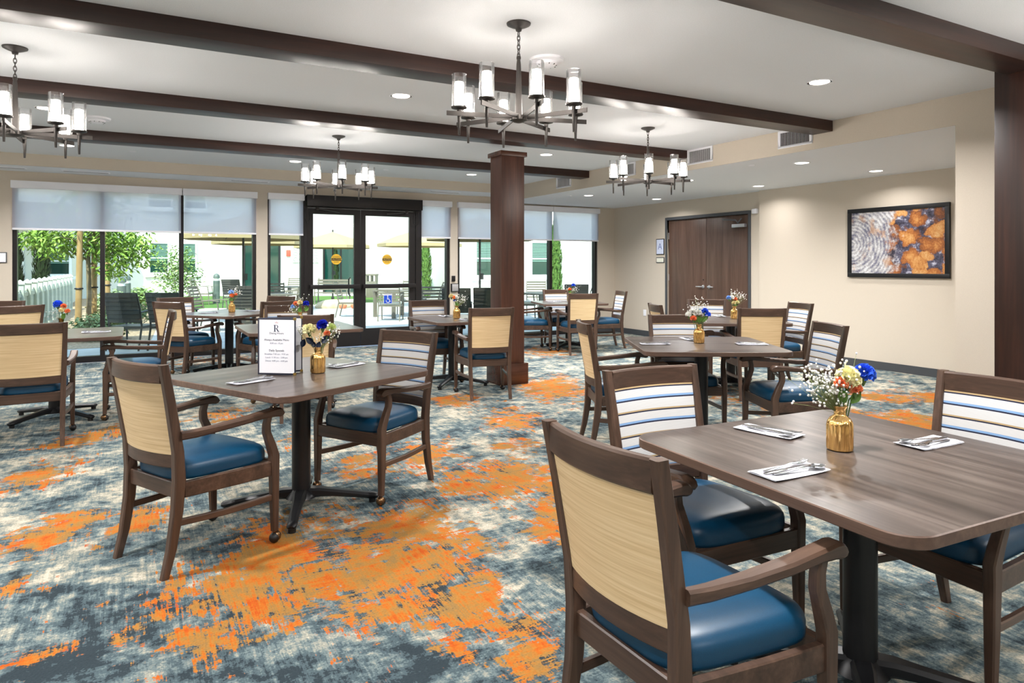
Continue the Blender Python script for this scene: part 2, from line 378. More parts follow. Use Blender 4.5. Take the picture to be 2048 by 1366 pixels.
# wooden columns
def column(x0, x1, y0, y1, z1, lab, mz, mx, cap=True):
    t = thing('column', lab, 'column', ((x0 + x1) / 2, (y0 + y1) / 2, 0), kind='structure')
    a, b = (x1 - x0) / 2, (y1 - y0) / 2
    MB().box(-a, a, -b, b, .24, z1 - (.055 if cap else .0)).build('shaft', mz, t, bevel=.004)
    MB().box(-a - .035, a + .035, -b - .035, b + .035, 0, .24).build('plinth', mx, t, bevel=.005)
    if cap: MB().box(-a - .025, a + .025, -b - .025, b + .025, z1 - .055, z1 - .001).build('cap', mx, t, bevel=.004)
    return t
column(3.70, 4.00, 6.90, 7.18, 2.695, 'square wooden column with plinth beside the gold-backed chair', M['col_z'], M['col_x'])
column(5.28, 5.66, 2.16, 2.54, ZC, 'very dark square wooden post at the picture edge', M['beam_z'], M['beam_x'], cap=False)

# ------------------------------------------------------------------ windows
GY = YW + .09
def window(n, a, b, muls, lab):
    t = thing('window_%d' % n, lab, 'window', (0, 0, 0), kind='structure')
    f = MB().box(a, a + .05, YW + .03, YW + .14, 0, WT).box(b - .05, b, YW + .03, YW + .14, 0, WT)
    f.box(a + .05, b - .05, YW + .03, YW + .14, 0, .085).box(a + .05, b - .05, YW + .03, YW + .14, WT - .06, WT)
    f.build('window_frame', M['frame'], t)
    edges = [a + .05]
    for m_ in muls:
        MB().box(m_ - .03, m_ + .03, YW + .03, YW + .14, .085, WT - .06).build('mullion', M['frame'], t); edges += [m_ - .03, m_ + .03]
    edges.append(b - .05)
    for i in range(0, len(edges), 2):
        MB().box(edges[i], edges[i + 1], GY, GY + .008, .085, WT - .06).build('pane', M['glass'], t)
    return t
window(1, -1.42, 1.70, [-.375, .642], 'wide dark-framed window of three panes overlooking the young tree')
window(2, 1.87, 2.44, [], 'narrow dark-framed sidelight at the tree side of the glass doors')
window(3, 4.43, 5.02, [], 'narrow dark-framed sidelight between the glass doors and card reader')
window(4, 5.17, 8.30, [6.19, 7.19], 'wide dark-framed window behind the wooden column')
window(5, -6.2, -3.1, [-5.17, -4.13], 'dark-framed window beyond the picture edge')

# roller shades
def shade(x0, x1, lab, group='white roller shades half lowered over the windows'):
    t = thing('roller_shade', lab, 'roller shade', ((x0 + x1) / 2, YW, 0), group=group); h = (x1 - x0) / 2
    MB().box(-h, h, -.075, -.002, 2.42, 2.52).build('valance', M['white'], t, bevel=.004)
    MB().box(-h + .014, h - .014, -.034, -.032, 1.88, 2.43).build('shade_fabric', M['shade'], t)
    MB().box(-h + .014, h - .014, -.039, -.027, 1.855, 1.882).build('hem_bar', M['white'], t, bevel=.003)
shade(-1.43, .645, 'widest white roller shade, over the two panes showing the young tree')
shade(.655, 1.71, 'white roller shade over the single pane beside the tree window')
shade(1.87, 2.43, 'narrow white roller shade at the tree side of the glass doors')
shade(4.44, 5.03, 'narrow white roller shade between the glass doors and card reader')
shade(5.15, 7.187, 'wide white roller shade partly hidden by the wooden column')
shade(7.193, 8.31, 'white roller shade next to the room corner and wooden doors')

# ------------------------------------------------------------------ glass entry doors
def entry():
    t = thing('door_1', 'dark bronze double glass entry doors with push bars to the courtyard', 'door', (0, 0, 0), kind='structure')
    y0, y1 = YW + .02, YW + .15
    f = MB().box(2.44, 2.50, y0, y1, 0, WT).box(4.37, 4.43, y0, y1, 0, WT).box(2.50, 4.37, y0, y1, 2.32, WT)
    f.build('door_frame', M['frame'], t)
    MB().box(2.46, 4.44, YW - .13, YW + .02, 2.335, 2.515).build('operator_header', M['frame'], t, bevel=.004)
    for k, (a, b) in enumerate(((2.505, 3.378), (3.386, 4.365))):
        lf = MB().box(a, a + .085, y0 + .02, y1 - .05, .01, 2.315).box(b - .105, b, y0 + .02, y1 - .05, .01, 2.315)
        lf.box(a + .085, b - .105, y0 + .02, y1 - .05, .01, .30).box(a + .085, b - .105, y0 + .02, y1 - .05, 2.22, 2.315)
        d = lf.build('door_leaf', M['frame'], t)
        MB().box(a + .085, b - .105, y0 + .045, y0 + .053, .30, 2.22).build('pane', M['glass'], d)
        MB().box(a + .02, b - .02, YW - .045, YW + .012, .985, 1.055).box(a + .03, a + .09, YW - .01, YW + .045, .99, 1.05).box(b - .09, b - .03, YW - .01, YW + .045, .99, 1.05).build('push_bar', M['frame'], d, bevel=.006)
        xs = b - .06 if k == 0 else a + .05
        MB().tube([(xs - .1 if k == 0 else xs + .02, y1 - .05, .86), (xs - .1 if k == 0 else xs + .02, y1 + .03, .88), (xs - .1 if k == 0 else xs + .02, y1 + .03, 1.14), (xs - .1 if k == 0 else xs + .02, y1 - .05, 1.16)], .012).build('pull_handle', M['frame'], d, smooth=60)
        arm = MB(); xa = a + .08 if k == 0 else b - .12; sgn = 1 if k == 0 else -1
        arm.obox((xa + sgn * .06, YW - .02, 2.30), (.04, .05, .05), Matrix.Identity(3))
        arm.tube([(xa + sgn * .06, YW - .05, 2.30), (xa + sgn * .2, YW - .09, 2.28), (xa + sgn * .42, YW - .03, 2.26)], .012)
        arm.build('closer_arm', M['pewter'], d, smooth=60)
        for z in (.78, 1.20):
            bo = MB().lathe([(.012, 0), (.012, .008)], 10); bo2 = MB(); bo2.add(bo, Matrix.Translation((xs, YW + .04, z)) @ Matrix.Rotation(R(90), 4, 'X')); bo2.build('bolt', M['black'], d)
    # decals
    yel, blk, blu, wht = P('yellow_decal', (236, 186, 52), .6), P('black_decal', (46, 40, 36), .6), P('blue_decal', (20, 76, 200), .6), P('white_decal', (240, 240, 250), .6)
    for x in (2.975, 3.855):
        g = thing('caution_decal', 'round yellow caution decal on the %s glass door leaf' % ('tree-side' if x < 3.3 else 'column-side'), 'sign', (x, y0 + .043, 1.475), group='yellow caution decals on the doors')
        md = MB().lathe([(.088, 0), (.088, .002)], 28); q = MB(); q.add(md, Matrix.Rotation(R(90), 4, 'X')); q.build('disc', yel, g)
        RX = Matrix.Rotation(R(90), 4, 'X')
        MB().box(-.084, .084, -.0035, -.0022, -.022, .022).build('band', blk, g)
        text('CAUTION', .041, yel, g, Matrix.Translation((0, -.0042, 0)) @ RX)
        text('AUTOMATIC', .022, blk, g, Matrix.Translation((0, -.003, .042)) @ RX)
        text('DOOR', .026, blk, g, Matrix.Translation((0, -.003, -.044)) @ RX)
    g = thing('wheelchair_decal', 'square blue wheelchair access decal low on the glass door', 'sign', (3.87, y0 + .043, .80))
    MB().box(-.075, .075, -.002, 0, -.09, .09).build('backing', wht, g); MB().box(-.07, .07, -.003, -.002, -.085, .055).build('blue_field', blu, g)
    fig = MB(); ring = [(.0 + .032 * math.cos(a), -.004, -.04 + .032 * math.sin(a)) for a in [R(-200 + 12.5 * i) for i in range(21)]]
    fig.tube(ring, .006, 6); fig.ball((-.004, -.004, .038), .011); fig.tube([(-.006, -.004, .024), (-.012, -.004, -.012), (.022, -.004, -.014), (.036, -.004, -.052), (.048, -.004, -.05)], .007, 6)
    fig.tube([(-.012, -.004, .006), (.02, -.004, .004)], .005, 6); fig.build('symbol', wht, g, smooth=60)
    # cable loops beside the header
    tag(MB().tube([(4.40, YW - .03, 2.30), (4.42, YW - .05, 2.16), (4.38, YW - .05, 2.08), (4.30, YW - .05, 2.10), (4.29, YW - .05, 2.2), (4.31, YW - .03, 2.26)], .006).build('door_cable', M['black'], smooth=60), 'black cable loop hanging beside the closer, column side of the doors', 'cable')
    tag(MB().tube([(2.46, YW - .03, 2.30), (2.44, YW - .05, 2.14), (2.47, YW - .05, 2.06), (2.51, YW - .05, 2.12), (2.51, YW - .03, 2.24)], .006).build('door_cable', M['black'], smooth=60), 'black cable loop hanging at the tree side of the entry doors', 'cable')
entry()

# ------------------------------------------------------------------ wooden double doors on the right wall
def wood_doors():
    t = thing('door_2', 'brown wooden double doors in a dark grey steel frame', 'door', (0, 0, 0), kind='structure')
    x0, x1 = XR2 - .015, XR2 + .14
    MB().box(x0, x1, DY0 - .05, DY0, 0, DZ + .05).box(x0, x1, DY1, DY1 + .05, 0, DZ + .05).box(x0, x1, DY0, DY1, DZ, DZ + .05).build('door_frame', M['greyd'], t, bevel=.003)
    mid = (DY0 + DY1) / 2
    for k, (a, b) in enumerate(((DY0 + .004, mid - .003), (mid + .003, DY1 - .004))):
        d = MB().box(XR2 + .03, XR2 + .075, a, b, .012, DZ - .004).build('door_leaf', M['door_wood'], t, bevel=.002)
        e = b - .07 if k == 0 else a + .07; s = -1 if k == 0 else 1
        h = MB(); q = MB().lathe([(.03, 0), (.03, .012), (.012, .014), (.012, .05)], 14); h.add(q, Matrix.Translation((XR2 + .03, e, 1.0)) @ Matrix.Rotation(R(-90), 4, 'Y'))
        h.tube([(XR2 - .02, e, 1.0), (XR2 - .025, e + s * .05, 1.0), (XR2 - .022, e + s * .13, 1.0)], [.011, .012, .009]); h.build('lever_handle', M['chrome'], d, smooth=50)
        if k == 1:
            q = MB().lathe([(.012, 0), (.012, .004)], 12); h2 = MB(); h2.add(q, Matrix.Translation((XR2 + .03, e, 1.12)) @ Matrix.Rotation(R(-90), 4, 'Y')); h2.build('keyhole', M['black'], d)
            for z in (.3, 1.15, 1.92): MB().box(XR2 + .018, XR2 + .032, b - .012, b + .006, z - .06, z + .06).build('hinge', M['chrome'], d)
        else:
            c = MB().box(XR2 - .03, XR2 + .03, a + .06, a + .33, 2.00, 2.055); c.build('closer_body', M['chrome'], d, bevel=.006)
            c = MB().tube([(XR2, a + .22, 2.07), (XR2 - .03, a + .24, 2.12), (XR2 - .06, a + .5, 2.14)], .011).tube([(XR2, a + .22, 2.07), (XR2 - .05, a + .1, 2.14)], .009); c.build('closer_arm', M['grey_metal'], d, smooth=60)
wood_doors()

def wall_sign(name, lab, y0, y1, z0, z1, x, frame, face, words, inkm, size, depth=.012):
    t = thing(name, lab, 'sign', (x, (y0 + y1) / 2, (z0 + z1) / 2)); a, h = (y1 - y0) / 2, (z1 - z0) / 2
    MB().box(-depth, 0, -a, a, -h, h).build('sign_frame', frame, t, bevel=.002); MB().box(-depth - .002, -depth, -a + .014, a - .014, -h + .014, h - .014).build('sign_face', face, t)
    RM = Matrix.Rotation(R(-90), 4, 'Z') @ Matrix.Rotation(R(90), 4, 'X')
    for s, dz, sz in words: text(s, sz, inkm, t, Matrix.Translation((-depth - .0025, 0, dz)) @ RM)
    return t
wall_sign('letter_sign', 'framed pale sign with a blue letter A beside the wooden doors', 9.80, 10.02, 1.575, 1.875, XR2, M['black'], P('sign_pale_blue', (214, 222, 246), .4), [('A', .0, .17)], P('sign_blue_ink', (120, 136, 190), .5), .17)
wall_sign('room_sign', 'small cream room plaque below the letter sign', 9.80, 10.02, 1.42, 1.525, XR2, M['greyd'], P('sign_cream', (232, 232, 218), .5), [], M['ink_lt'], .02)
tag(MB().box(XR2 - .008, XR2, 10.32, 10.40, .39, .51).build('outlet_plate', M['white'], bevel=.002), 'white outlet plate low on the wall beside the wooden doors', 'outlet')
tag(MB().box(XR2 - .05, XR2, 7.60, 7.70, 2.20, 2.28).build('door_sensor', M['white'], bevel=.012), 'small white sensor box at the top corner of the wooden doors', 'sensor')
# left plaque on the window wall
def plaque():
    t = thing('wall_plaque', 'white wall plaque in a dark frame beside the tree window', 'sign', (-1.60, YW, 1.48))
    MB().box(-.125, .125, -.012, 0, -.072, .072).build('sign_frame', M['greyd'], t, bevel=.002); MB().box(-.112, .112, -.014, -.012, -.06, .06).build('sign_face', M['paper'], t)
plaque()
tag(MB().box(5.045, 5.108, YW - .035, YW, 1.085, 1.185).build('card_reader', M['black'], bevel=.006), 'small black card reader on the strip beside the windows', 'card reader')
def push_plate():
    t = thing('door_push_plate', 'square steel door push plate below the black card reader', 'push plate', (5.095, YW, .97))
    MB().box(-.068, .068, -.04, 0, -.075, .075).build('plate_box', M['black'], t, bevel=.004); MB().box(-.055, .064, -.046, -.04, -.062, .064).build('plate_face', M['chrome'], t, bevel=.004)
push_plate()

# ------------------------------------------------------------------ framed picture of river stones
def mat_river():
    m = P('river_print', (180, 160, 140), .35, spec=.4); t = NT(m)
    tc = t.new('TexCoord'); sx = t.new('SeparateXYZ'); t.link(tc.outputs['Object'], sx.inputs[0])
    # local: y = towards the room corner (picture left), z up
    wv = t.noise(t.coord((5, 5, 5)), 1, 5, .6); blot = t.noise(t.coord((11, 11, 11), loc=(3, 1, 2)), 1, 5, .62); grain = t.noise(t.coord((45, 45, 45)), 1, 4, .65)
    mp = t.coord((1, 4.8, 5.6), loc=(0, .42, .15)); nz = t.new('TexNoise'); nz.inputs['Scale'].default_value = 1.6; t.link(mp, nz.inputs[0])
    ad = t.new('VectorMath', operation='ADD'); t.link(mp, ad.inputs[0]); t.link(nz.outputs['Color'], ad.inputs[1])
    vor = t.new('TexVoronoi'); vor.feature = 'SMOOTH_F1'; vor.inputs['Smoothness'].default_value = .12; vor.inputs['Scale'].default_value = 1.0; t.link(ad.outputs[0], vor.inputs['Vector'])
    sc = t.new('SeparateColor'); t.link(vor.outputs['Color'], sc.inputs[0]); dist = vor.outputs['Distance']
    tone = t.math('ADD', t.math('ADD', t.math('MULTIPLY', sc.outputs[0], .4), t.math('MULTIPLY', grain, .55)), t.math('MULTIPLY', t.math('SUBTRACT', .35, dist), .5))
    rockc = t.ramp(tone, [(.25, C(108, 66, 44)), (.42, C(168, 102, 52)), (.56, C(200, 142, 80)), (.70, C(212, 170, 118)), (.86, C(226, 212, 196))])
    gap = t.ramp(t.math('ADD', t.math('MULTIPLY', blot, .75), t.math('MULTIPLY', grain, .3)), [(.42, C(44, 42, 54)), (.55, C(92, 90, 110)), (.63, C(190, 190, 206))])
    rocks = t.mix(t.ramp(dist, [(.54, (0, 0, 0)), (.64, (1, 1, 1))]), rockc, gap)
    dy = t.math('SUBTRACT', sx.outputs[1], .62); dz = t.math('ADD', sx.outputs[2], .02)
    rr = t.math('SQRT', t.math('ADD', t.math('MULTIPLY', dy, dy), t.math('MULTIPLY', dz, dz)))
    rip = t.math('SINE', t.math('ADD', t.math('MULTIPLY', rr, 130), t.math('MULTIPLY', wv, 14)))
    rip = t.math('ADD', t.math('MULTIPLY', rip, .06), t.math('ADD', t.math('MULTIPLY', grain, .3), t.math('MULTIPLY', blot, .75)))
    water = t.ramp(rip, [(.30, C(62, 62, 86)), (.42, C(124, 124, 142)), (.52, C(172, 170, 172)), (.64, C(214, 214, 216))])
    water = t.mix(t.ramp(wv, [(.56, (0, 0, 0)), (.66, (.6, .6, .6))]), water, C(190, 140, 92))
    side = t.ramp(t.math('ADD', t.math('MULTIPLY', sx.outputs[1], 1.5), t.math('ADD', t.math('MULTIPLY', blot, .9), .0)), [(.40, (0, 0, 0)), (.58, (1, 1, 1))])
    t.link(t.mix(side, rocks, water), t.bsdf.inputs['Base Color']); return m
def picture():
    y0, y1, z0, z1 = 4.62, 5.96, 1.216, 2.14
    t = thing('framed_picture', 'black-framed print of rippling water over orange river stones', 'picture', (XR, (y0 + y1) / 2, (z0 + z1) / 2)); a, h = (y1 - y0) / 2, (z1 - z0) / 2; w = .055
    for q in ((-a, a, h - w, h), (-a, a, -h, -h + w), (-a, -a + w, -h + w, h - w), (a - w, a, -h + w, h - w)):
        MB().box(-.035, 0, *q).build('frame_rail', M['black'], t, bevel=.003)
    MB().box(-.022, -.002, -a + w, a - w, -h + w, h - w).build('print', mat_river(), t)
picture()

# ------------------------------------------------------------------ ceiling fittings
def downlight(x, y, z, lab, group, on=True, k=1.0):
    t = thing('recessed_light', lab, 'ceiling light', (x, y, z), group=group)
    MB().lathe([(.088, -.006), (.094, -.003), (.094, 0), (.074, 0), (.074, -.004)], 28, cap=False).build('trim_ring', M['white'], t, smooth=50)
    MB().lathe([(.074, -.003), (.074, -.001)], 28).build('lens', M['lens'], t)
    l = D.lights.new('recessed_lamp', 'AREA'); l.shape = 'DISK'; l.size = .14; l.energy = DOWN_W * k; l.color = (1, .978, .96); l.spread = R(150)
    o = D.objects.new('recessed_lamp', l); COL.objects.link(o); o.parent = t; o.location = (0, 0, -.012)
G1 = 'recessed lights in the main ceiling'
for x, y, lab in [(4.66, 3.47, 'recessed ceiling light between the two beams nearest the dark post'), (1.97, 5.46, 'recessed ceiling light behind the nearest chandelier, between two beams'),
                  (-.68, 7.45, 'recessed ceiling light seen through the chandelier at the picture edge'), (4.65, 7.46, 'recessed ceiling light just past the wooden column'),
                  (-.68, 9.65, 'recessed ceiling light beyond the last beam, tree window side'), (1.95, 9.62, 'recessed ceiling light beyond the last beam, above the chandelier by the doors'),
                  (4.65, 9.67, 'recessed ceiling light beyond the last beam, beside the wooden column')]:
    downlight(x, y, ZC, lab, G1)
for x, y in [(-.68, 3.47), (1.97, 1.45), (-3.35, 5.47), (-.68, -.5), (4.65, -.5), (1.97, -2.5), (-3.35, 1.45), (-3.35, 9.65), (-3.35, -2.5), (-6, 3.5), (-6, 7.5)]:
    downlight(x, y, ZC, 'recessed ceiling light out of view in the rest of the hall', 'recessed lights out of view')
G2 = 'recessed lights in the lower ceiling'
for x, y, lab in [(6.70, 5.22, 'recessed light in the lower ceiling nearest the vent strip'), (8.08, 5.22, 'recessed light in the lower ceiling above the river picture'),
                  (8.10, 7.06, 'recessed light in the lower ceiling in front of the wooden doors'), (6.70, 7.06, 'recessed light in the lower ceiling seen behind a chandelier'),
                  (6.70, 9.40, 'recessed light in the lower ceiling near the corner window shade'), (8.12, 9.33, 'recessed light in the lower ceiling nearest the room corner')]:
    downlight(x, y, ZR, lab, G2, k=.17 if x > 8 else .9)
def smoke(x, y, lab):
    t = thing('smoke_detector', lab, 'smoke detector', (x, y, ZC), group='smoke detectors on the main ceiling')
    MB().lathe([(.05, -.05), (.07, -.04), (.075, -.022), (.115, -.016), (.12, 0)], 28).build('housing', M['white'], t, smooth=40)
    for i in range(10):
        a = i * math.pi / 5; MB().obox((.062 * math.cos(a), .062 * math.sin(a), -.043), (.012, .004, .008), Matrix.Rotation(a, 3, 'Z')).build('vent_slot', M['dark_gap'], t)
smoke(2.50, 4.0, 'white smoke detector seen through the nearest chandelier'); smoke(-.30, 7.71, 'white smoke detector beside the chandelier at the picture edge')
for x, y, lab in [(.0, 9.75, 'small round sprinkler cover past the last beam, tree side'), (3.3, 9.8, 'small round sprinkler cover past the last beam, door side')]:
    tag(MB().lathe([(.035, -.008), (.04, 0)], 18, (x, y, ZC)).build('sprinkler_cover', M['white'], smooth=40), lab, 'sprinkler')
for x, y, lab in [(6.35, 5.63, 'small round sprinkler cover in the lower ceiling near the vents'), (6.45, 9.60, 'small round sprinkler cover in the lower ceiling near the corner windows')]:
    tag(MB().lathe([(.035, -.008), (.04, 0)], 18, (x, y, ZR)).build('sprinkler_cover', M['white'], smooth=40), lab, 'sprinkler')
for y, lab in [(4.77, 'wall vent below the beam nearest the river picture'), (6.13, 'wall vent behind the chandelier nearest the wooden doors'), (7.55, 'wall vent half hidden by a chandelier shade'), (9.12, 'wall vent closest to the windows, below the last beam')]:
    t = thing('air_vent', 'white louvred ' + lab, 'air vent', (XS - .012, y, 2.705), group='white air vents in the drop face')
    MB().box(-.012, 0, -.21, .21, .07, .093).box(-.012, 0, -.21, .21, -.093, -.07).box(-.012, 0, -.21, -.18, -.07, .07).box(-.012, 0, .18, .21, -.07, .07).build('vent_frame', M['white'], t, bevel=.002)
    MB().box(-.003, 0, -.18, .18, -.07, .07).build('recess', M['dark_gap'], t)
    s = MB(); n = 22
    for i in range(n): s.obox((-.006, -.18 + .36 * (i + .5) / n, 0), (.012, .0035, .14), Matrix.Rotation(R(35), 3, 'Z'))
    s.build('louvres', P('louvre_grey', (226, 226, 230), .5), t, kind='stuff')
for x, lab in [(-1.5, 'at the picture edge'), (-.55, 'above the widest roller shade'), (1.55, 'above the single shade'), (4.75, 'near the wooden column')]:
    t = thing('linear_diffuser', 'slim white linear air slot ' + lab, 'air vent', (x, 10.95, ZWS), group='slim air slots in the window drop ceiling')
    MB().box(-.28, .28, -.06, .06, -.006, 0).build('diffuser_plate', M['white'], t, bevel=.002); MB().box(-.26, .26, -.012, .012, -.008, -.006).build('slot', M['greyd'], t)

# chandeliers
def make_chandelier():
    t = thing('chandelier', 'x', 'chandelier')
    pw = M['pewter']
    MB().lathe([(.004, -.045), (.016, -.045), (.02, -.03), (.05, -.018), (.07, -.008), (.072, 0)], 28).build('canopy', pw, t, smooth=45)
    ch = MB(); z = -.045
    for i in range(6):
        ring = []
        for j in range(10):
            a = 2 * math.pi * j / 10; x, zz = .009 * math.cos(a), .019 * math.sin(a)
            ring.append((x, 0, z - .016 + zz) if i % 2 else (0, x, z - .016 + zz))
        ch.tube(ring, .0028, 5, loop=True); z -= .026
    ch.build('chain', pw, t, smooth=60)
    MB().lathe([(.006, -.19), (.013, -.195), (.013, -.21), (.01, -.212), (.013, -.24), (.022, -.54), (.022, -.55)], 12).build('stem', pw, t, smooth=40)
    MB().lathe([(.012, -.585), (.03, -.58), (.052, -.57), (.05, -.545), (.02, -.54)], 20).build('hub', pw, t, smooth=40)
    for i in range(8):
        a = R(22.5 + 45 * i + 8); ca, sa = math.cos(a), math.sin(a); Z = Matrix.Rotation(a, 3, 'Z')
        def at(r, zz, side=0): return (r * ca - side * sa, r * sa + side * ca, zz)
        arm = MB().obox(at(.23, -.553, .018), (.40, .007, .026), Z).build('arm', pw, t)
        c = at(.355, 0, .004)
        MB().lathe([(.012, -.545), (.014, -.528), (.045, -.52), (.047, -.512), (.0, -.511)], 20, c).build('candle_cup', pw, arm, smooth=40)
        MB().lathe([(.009, -.545), (.011, -.55), (.007, -.665), (.0065, -.672)], 10, c).build('finial', pw, arm, smooth=40)
        MB().lathe([(.042, -.511), (.042, -.325), (.0395, -.325), (.0395, -.511)], 24, c, cap=False).build('glass_cylinder', M['clear'], arm, smooth=40)
        MB().lathe([(.0255, -.510), (.0265, -.50), (.0255, -.374), (.021, -.370), (.001, -.369)], 16, c).build('candle', M['candle'], arm, smooth=50)
    return t
ch0 = make_chandelier(); first = True
for x, y, rz, lab in [(1.985, 3.49, 0, 'nearest and largest pewter chandelier with eight glass cylinder candles'), (-.67, 5.47, 12, 'pewter candle chandelier cut off at the picture edge'),
                      (1.985, 7.50, 5, 'pewter candle chandelier hanging in front of the entry doors'), (4.67, 5.50, 20, 'pewter candle chandelier hanging toward the wooden doors'),
                      (4.66, 1.45, 0, 'pewter candle chandelier out of view past the dark post'), (-.67, 1.45, 0, 'pewter candle chandelier out of view behind the viewer'), (1.985, -.5, 0, 'pewter candle chandelier out of view farther behind'), (-3.35, 3.49, 0, 'pewter candle chandelier out of view at the side'), (-3.35, 7.5, 0, 'pewter candle chandelier out of view by the far side windows')]:
    o = ch0 if first else copy_tree(ch0); first = False
    place(o, (x, y, ZC), R(rz)); o['label'] = lab; o['group'] = 'eight-candle chandeliers'

# ------------------------------------------------------------------ dining chairs
def ypost(z):
    pts = [(0, -.278), (.12, -.247), (.28, -.222), (.42, -.214), (.55, -.222), (.78, -.262), (.945, -.294)]
    for (a, ya), (b, yb) in zip(pts, pts[1:]):
        if z <= b: return ya + (yb - ya) * (z - a) / (b - a)
    return pts[-1][1]
def make_chair():
    t = thing('dining_chair', 'x', 'chair')
    cx, cy, cz = M['chair_x'], M['chair_y'], M['chair_z']
    for s in (-1, 1):
        MB().zpost([(s * .203, ypost(0), 0, .030, .034), (s * .203, ypost(.12), .12, .034, .041), (s * .204, ypost(.28), .28, .037, .048), (s * .207, ypost(.42), .42, .038, .052),
                    (s * .212, ypost(.55), .55, .036, .046), (s * .219, ypost(.78), .78, .034, .041), (s * .224, ypost(.945), .945, .032, .038)], .005).build('back_post', cz, t, smooth=35)
        lg = MB().zpost([(s * .262, .250, .058, .030, .032), (s * .262, .247, .2, .035, .038), (s * .262, .245, .39, .040, .044), (s * .262, .245, .435, .040, .046),
                    (s * .264, .226, .49, .038, .043), (s * .268, .197, .56, .034, .037), (s * .270, .196, .60, .032, .034), (s * .270, .206, .634, .032, .034)], .005).build('leg', cz, t, smooth=35)
        ca = MB().lathe([(.009, .034), (.009, .056), (.016, .058), (.016, .062)], 12, (s * .262, .25, 0)).ball((s * .262, .256, .03), .0265, 12, 8).build('caster', M['bronze'], lg, smooth=60)
        MB().ball((s * .262 + .004, .244, .0255), .0255, 12, 8).build('caster_wheel', M['rubber'], lg, smooth=60)
        arm = MB().ybar([(s * .233, -.222, .622, .030, .038), (s * .242, -.16, .622, .036, .036), (s * .258, -.05, .63, .046, .032), (s * .270, .08, .641, .052, .031), (s * .274, .18, .651, .054, .033), (s * .274, .24, .652, .054, .042), (s * .274, .262, .649, .053, .044), (s * .274, .276, .645, .051, .034), (s * .274, .283, .643, .048, .016)], .007)
        arm.build('armrest', cy, t, smooth=40)
        MB().ybar([(s * .205, -.232, .232, .022, .03), (s * .222, -.11, .226, .022, .03), (s * .238, 0, .224, .022, .03), (s * .250, .12, .226, .022, .03), (s * .262, .24, .23, .022, .03)], .004).build('stretcher', cy, t, smooth=35)
    fr = MB().xbar([(-.243, .248, .372, .026, .072), (.243, .248, .372, .026, .072)], .004).xbar([(-.19, -.212, .372, .026, .072), (.19, -.212, .372, .026, .072)], .004)
    for s in (-1, 1): fr.ybar([(s * .206, -.19, .372, .026, .072), (s * .24, .05, .372, .026, .072), (s * .258, .225, .372, .026, .072)], .004)
    fr.build('seat_frame', cx, t, smooth=35)
    # cushion
    def outline(k):
        pts = []
        for i in range(40):
            a = 2 * math.pi * i / 40; e = .42
            u = math.copysign(abs(math.cos(a)) ** e, math.cos(a)); v = math.copysign(abs(math.sin(a)) ** e, math.sin(a))
            y = .022 + .238 * v * k; w = .222 + .028 * v
            pts.append((u * w * k, y))
        return pts
    rings = [[(x, y, z) for x, y in outline(k)] for k, z in ((.95, .404), (.99, .408), (1.0, .42), (1.0, .446), (.985, .462), (.95, .475), (.87, .4865), (.7, .496), (.45, .5015), (.2, .5035), (.05, .504))]
    MB().loft(rings).build('seat', M['vinyl'], t, smooth=75)
    # curved back
    def bow(x): return -.042 * (1 - (x / .21) ** 2)
    N = 10; xs = [-.208 + .416 * i / N for i in range(N + 1)]
    MB().xbar([(x, ypost(.9) + bow(x) * .8 - .002, .902, .030, .082) for x in xs], .006).build('top_rail', cx, t, smooth=35)
    MB().xbar([(x * .97, ypost(.505) + bow(x) * .8, .507, .028, .066) for x in xs], .005).build('lower_rail', cx, t, smooth=35)
    def panel(z0, z1, off, th, pad):
        rings = []
        for j in range(9):
            z = z0 + (z1 - z0) * j / 8; k = .955 + .03 * j / 8; y0 = ypost(z)
            def prof(x): return pad * (1 - (2 * j / 8 - 1) ** 4) * (1 - (x / .208) ** 4)
            fr_ = [(x * k, y0 + bow(x) * .8 + off + th + prof(x), z) for x in xs]; bk = [(x * k, y0 + bow(x) * .8 + off, z) for x in reversed(xs)]
            rings.append(fr_[::-1] + bk[::-1])
        return MB().loft(rings)
    panel(.535, .868, -.0135, .010, 0).build('back_panel', M['gold_panel'], t, smooth=35)['label'] = 'woven gold outer back panel'
    panel(.53, .868, -.003, .011, .010).build('front_upholstery', M['stripe'], t, smooth=35)['label'] = 'white upholstery with blue, tan and navy stripes'
    return t
chair0 = make_chair(); cfirst = True
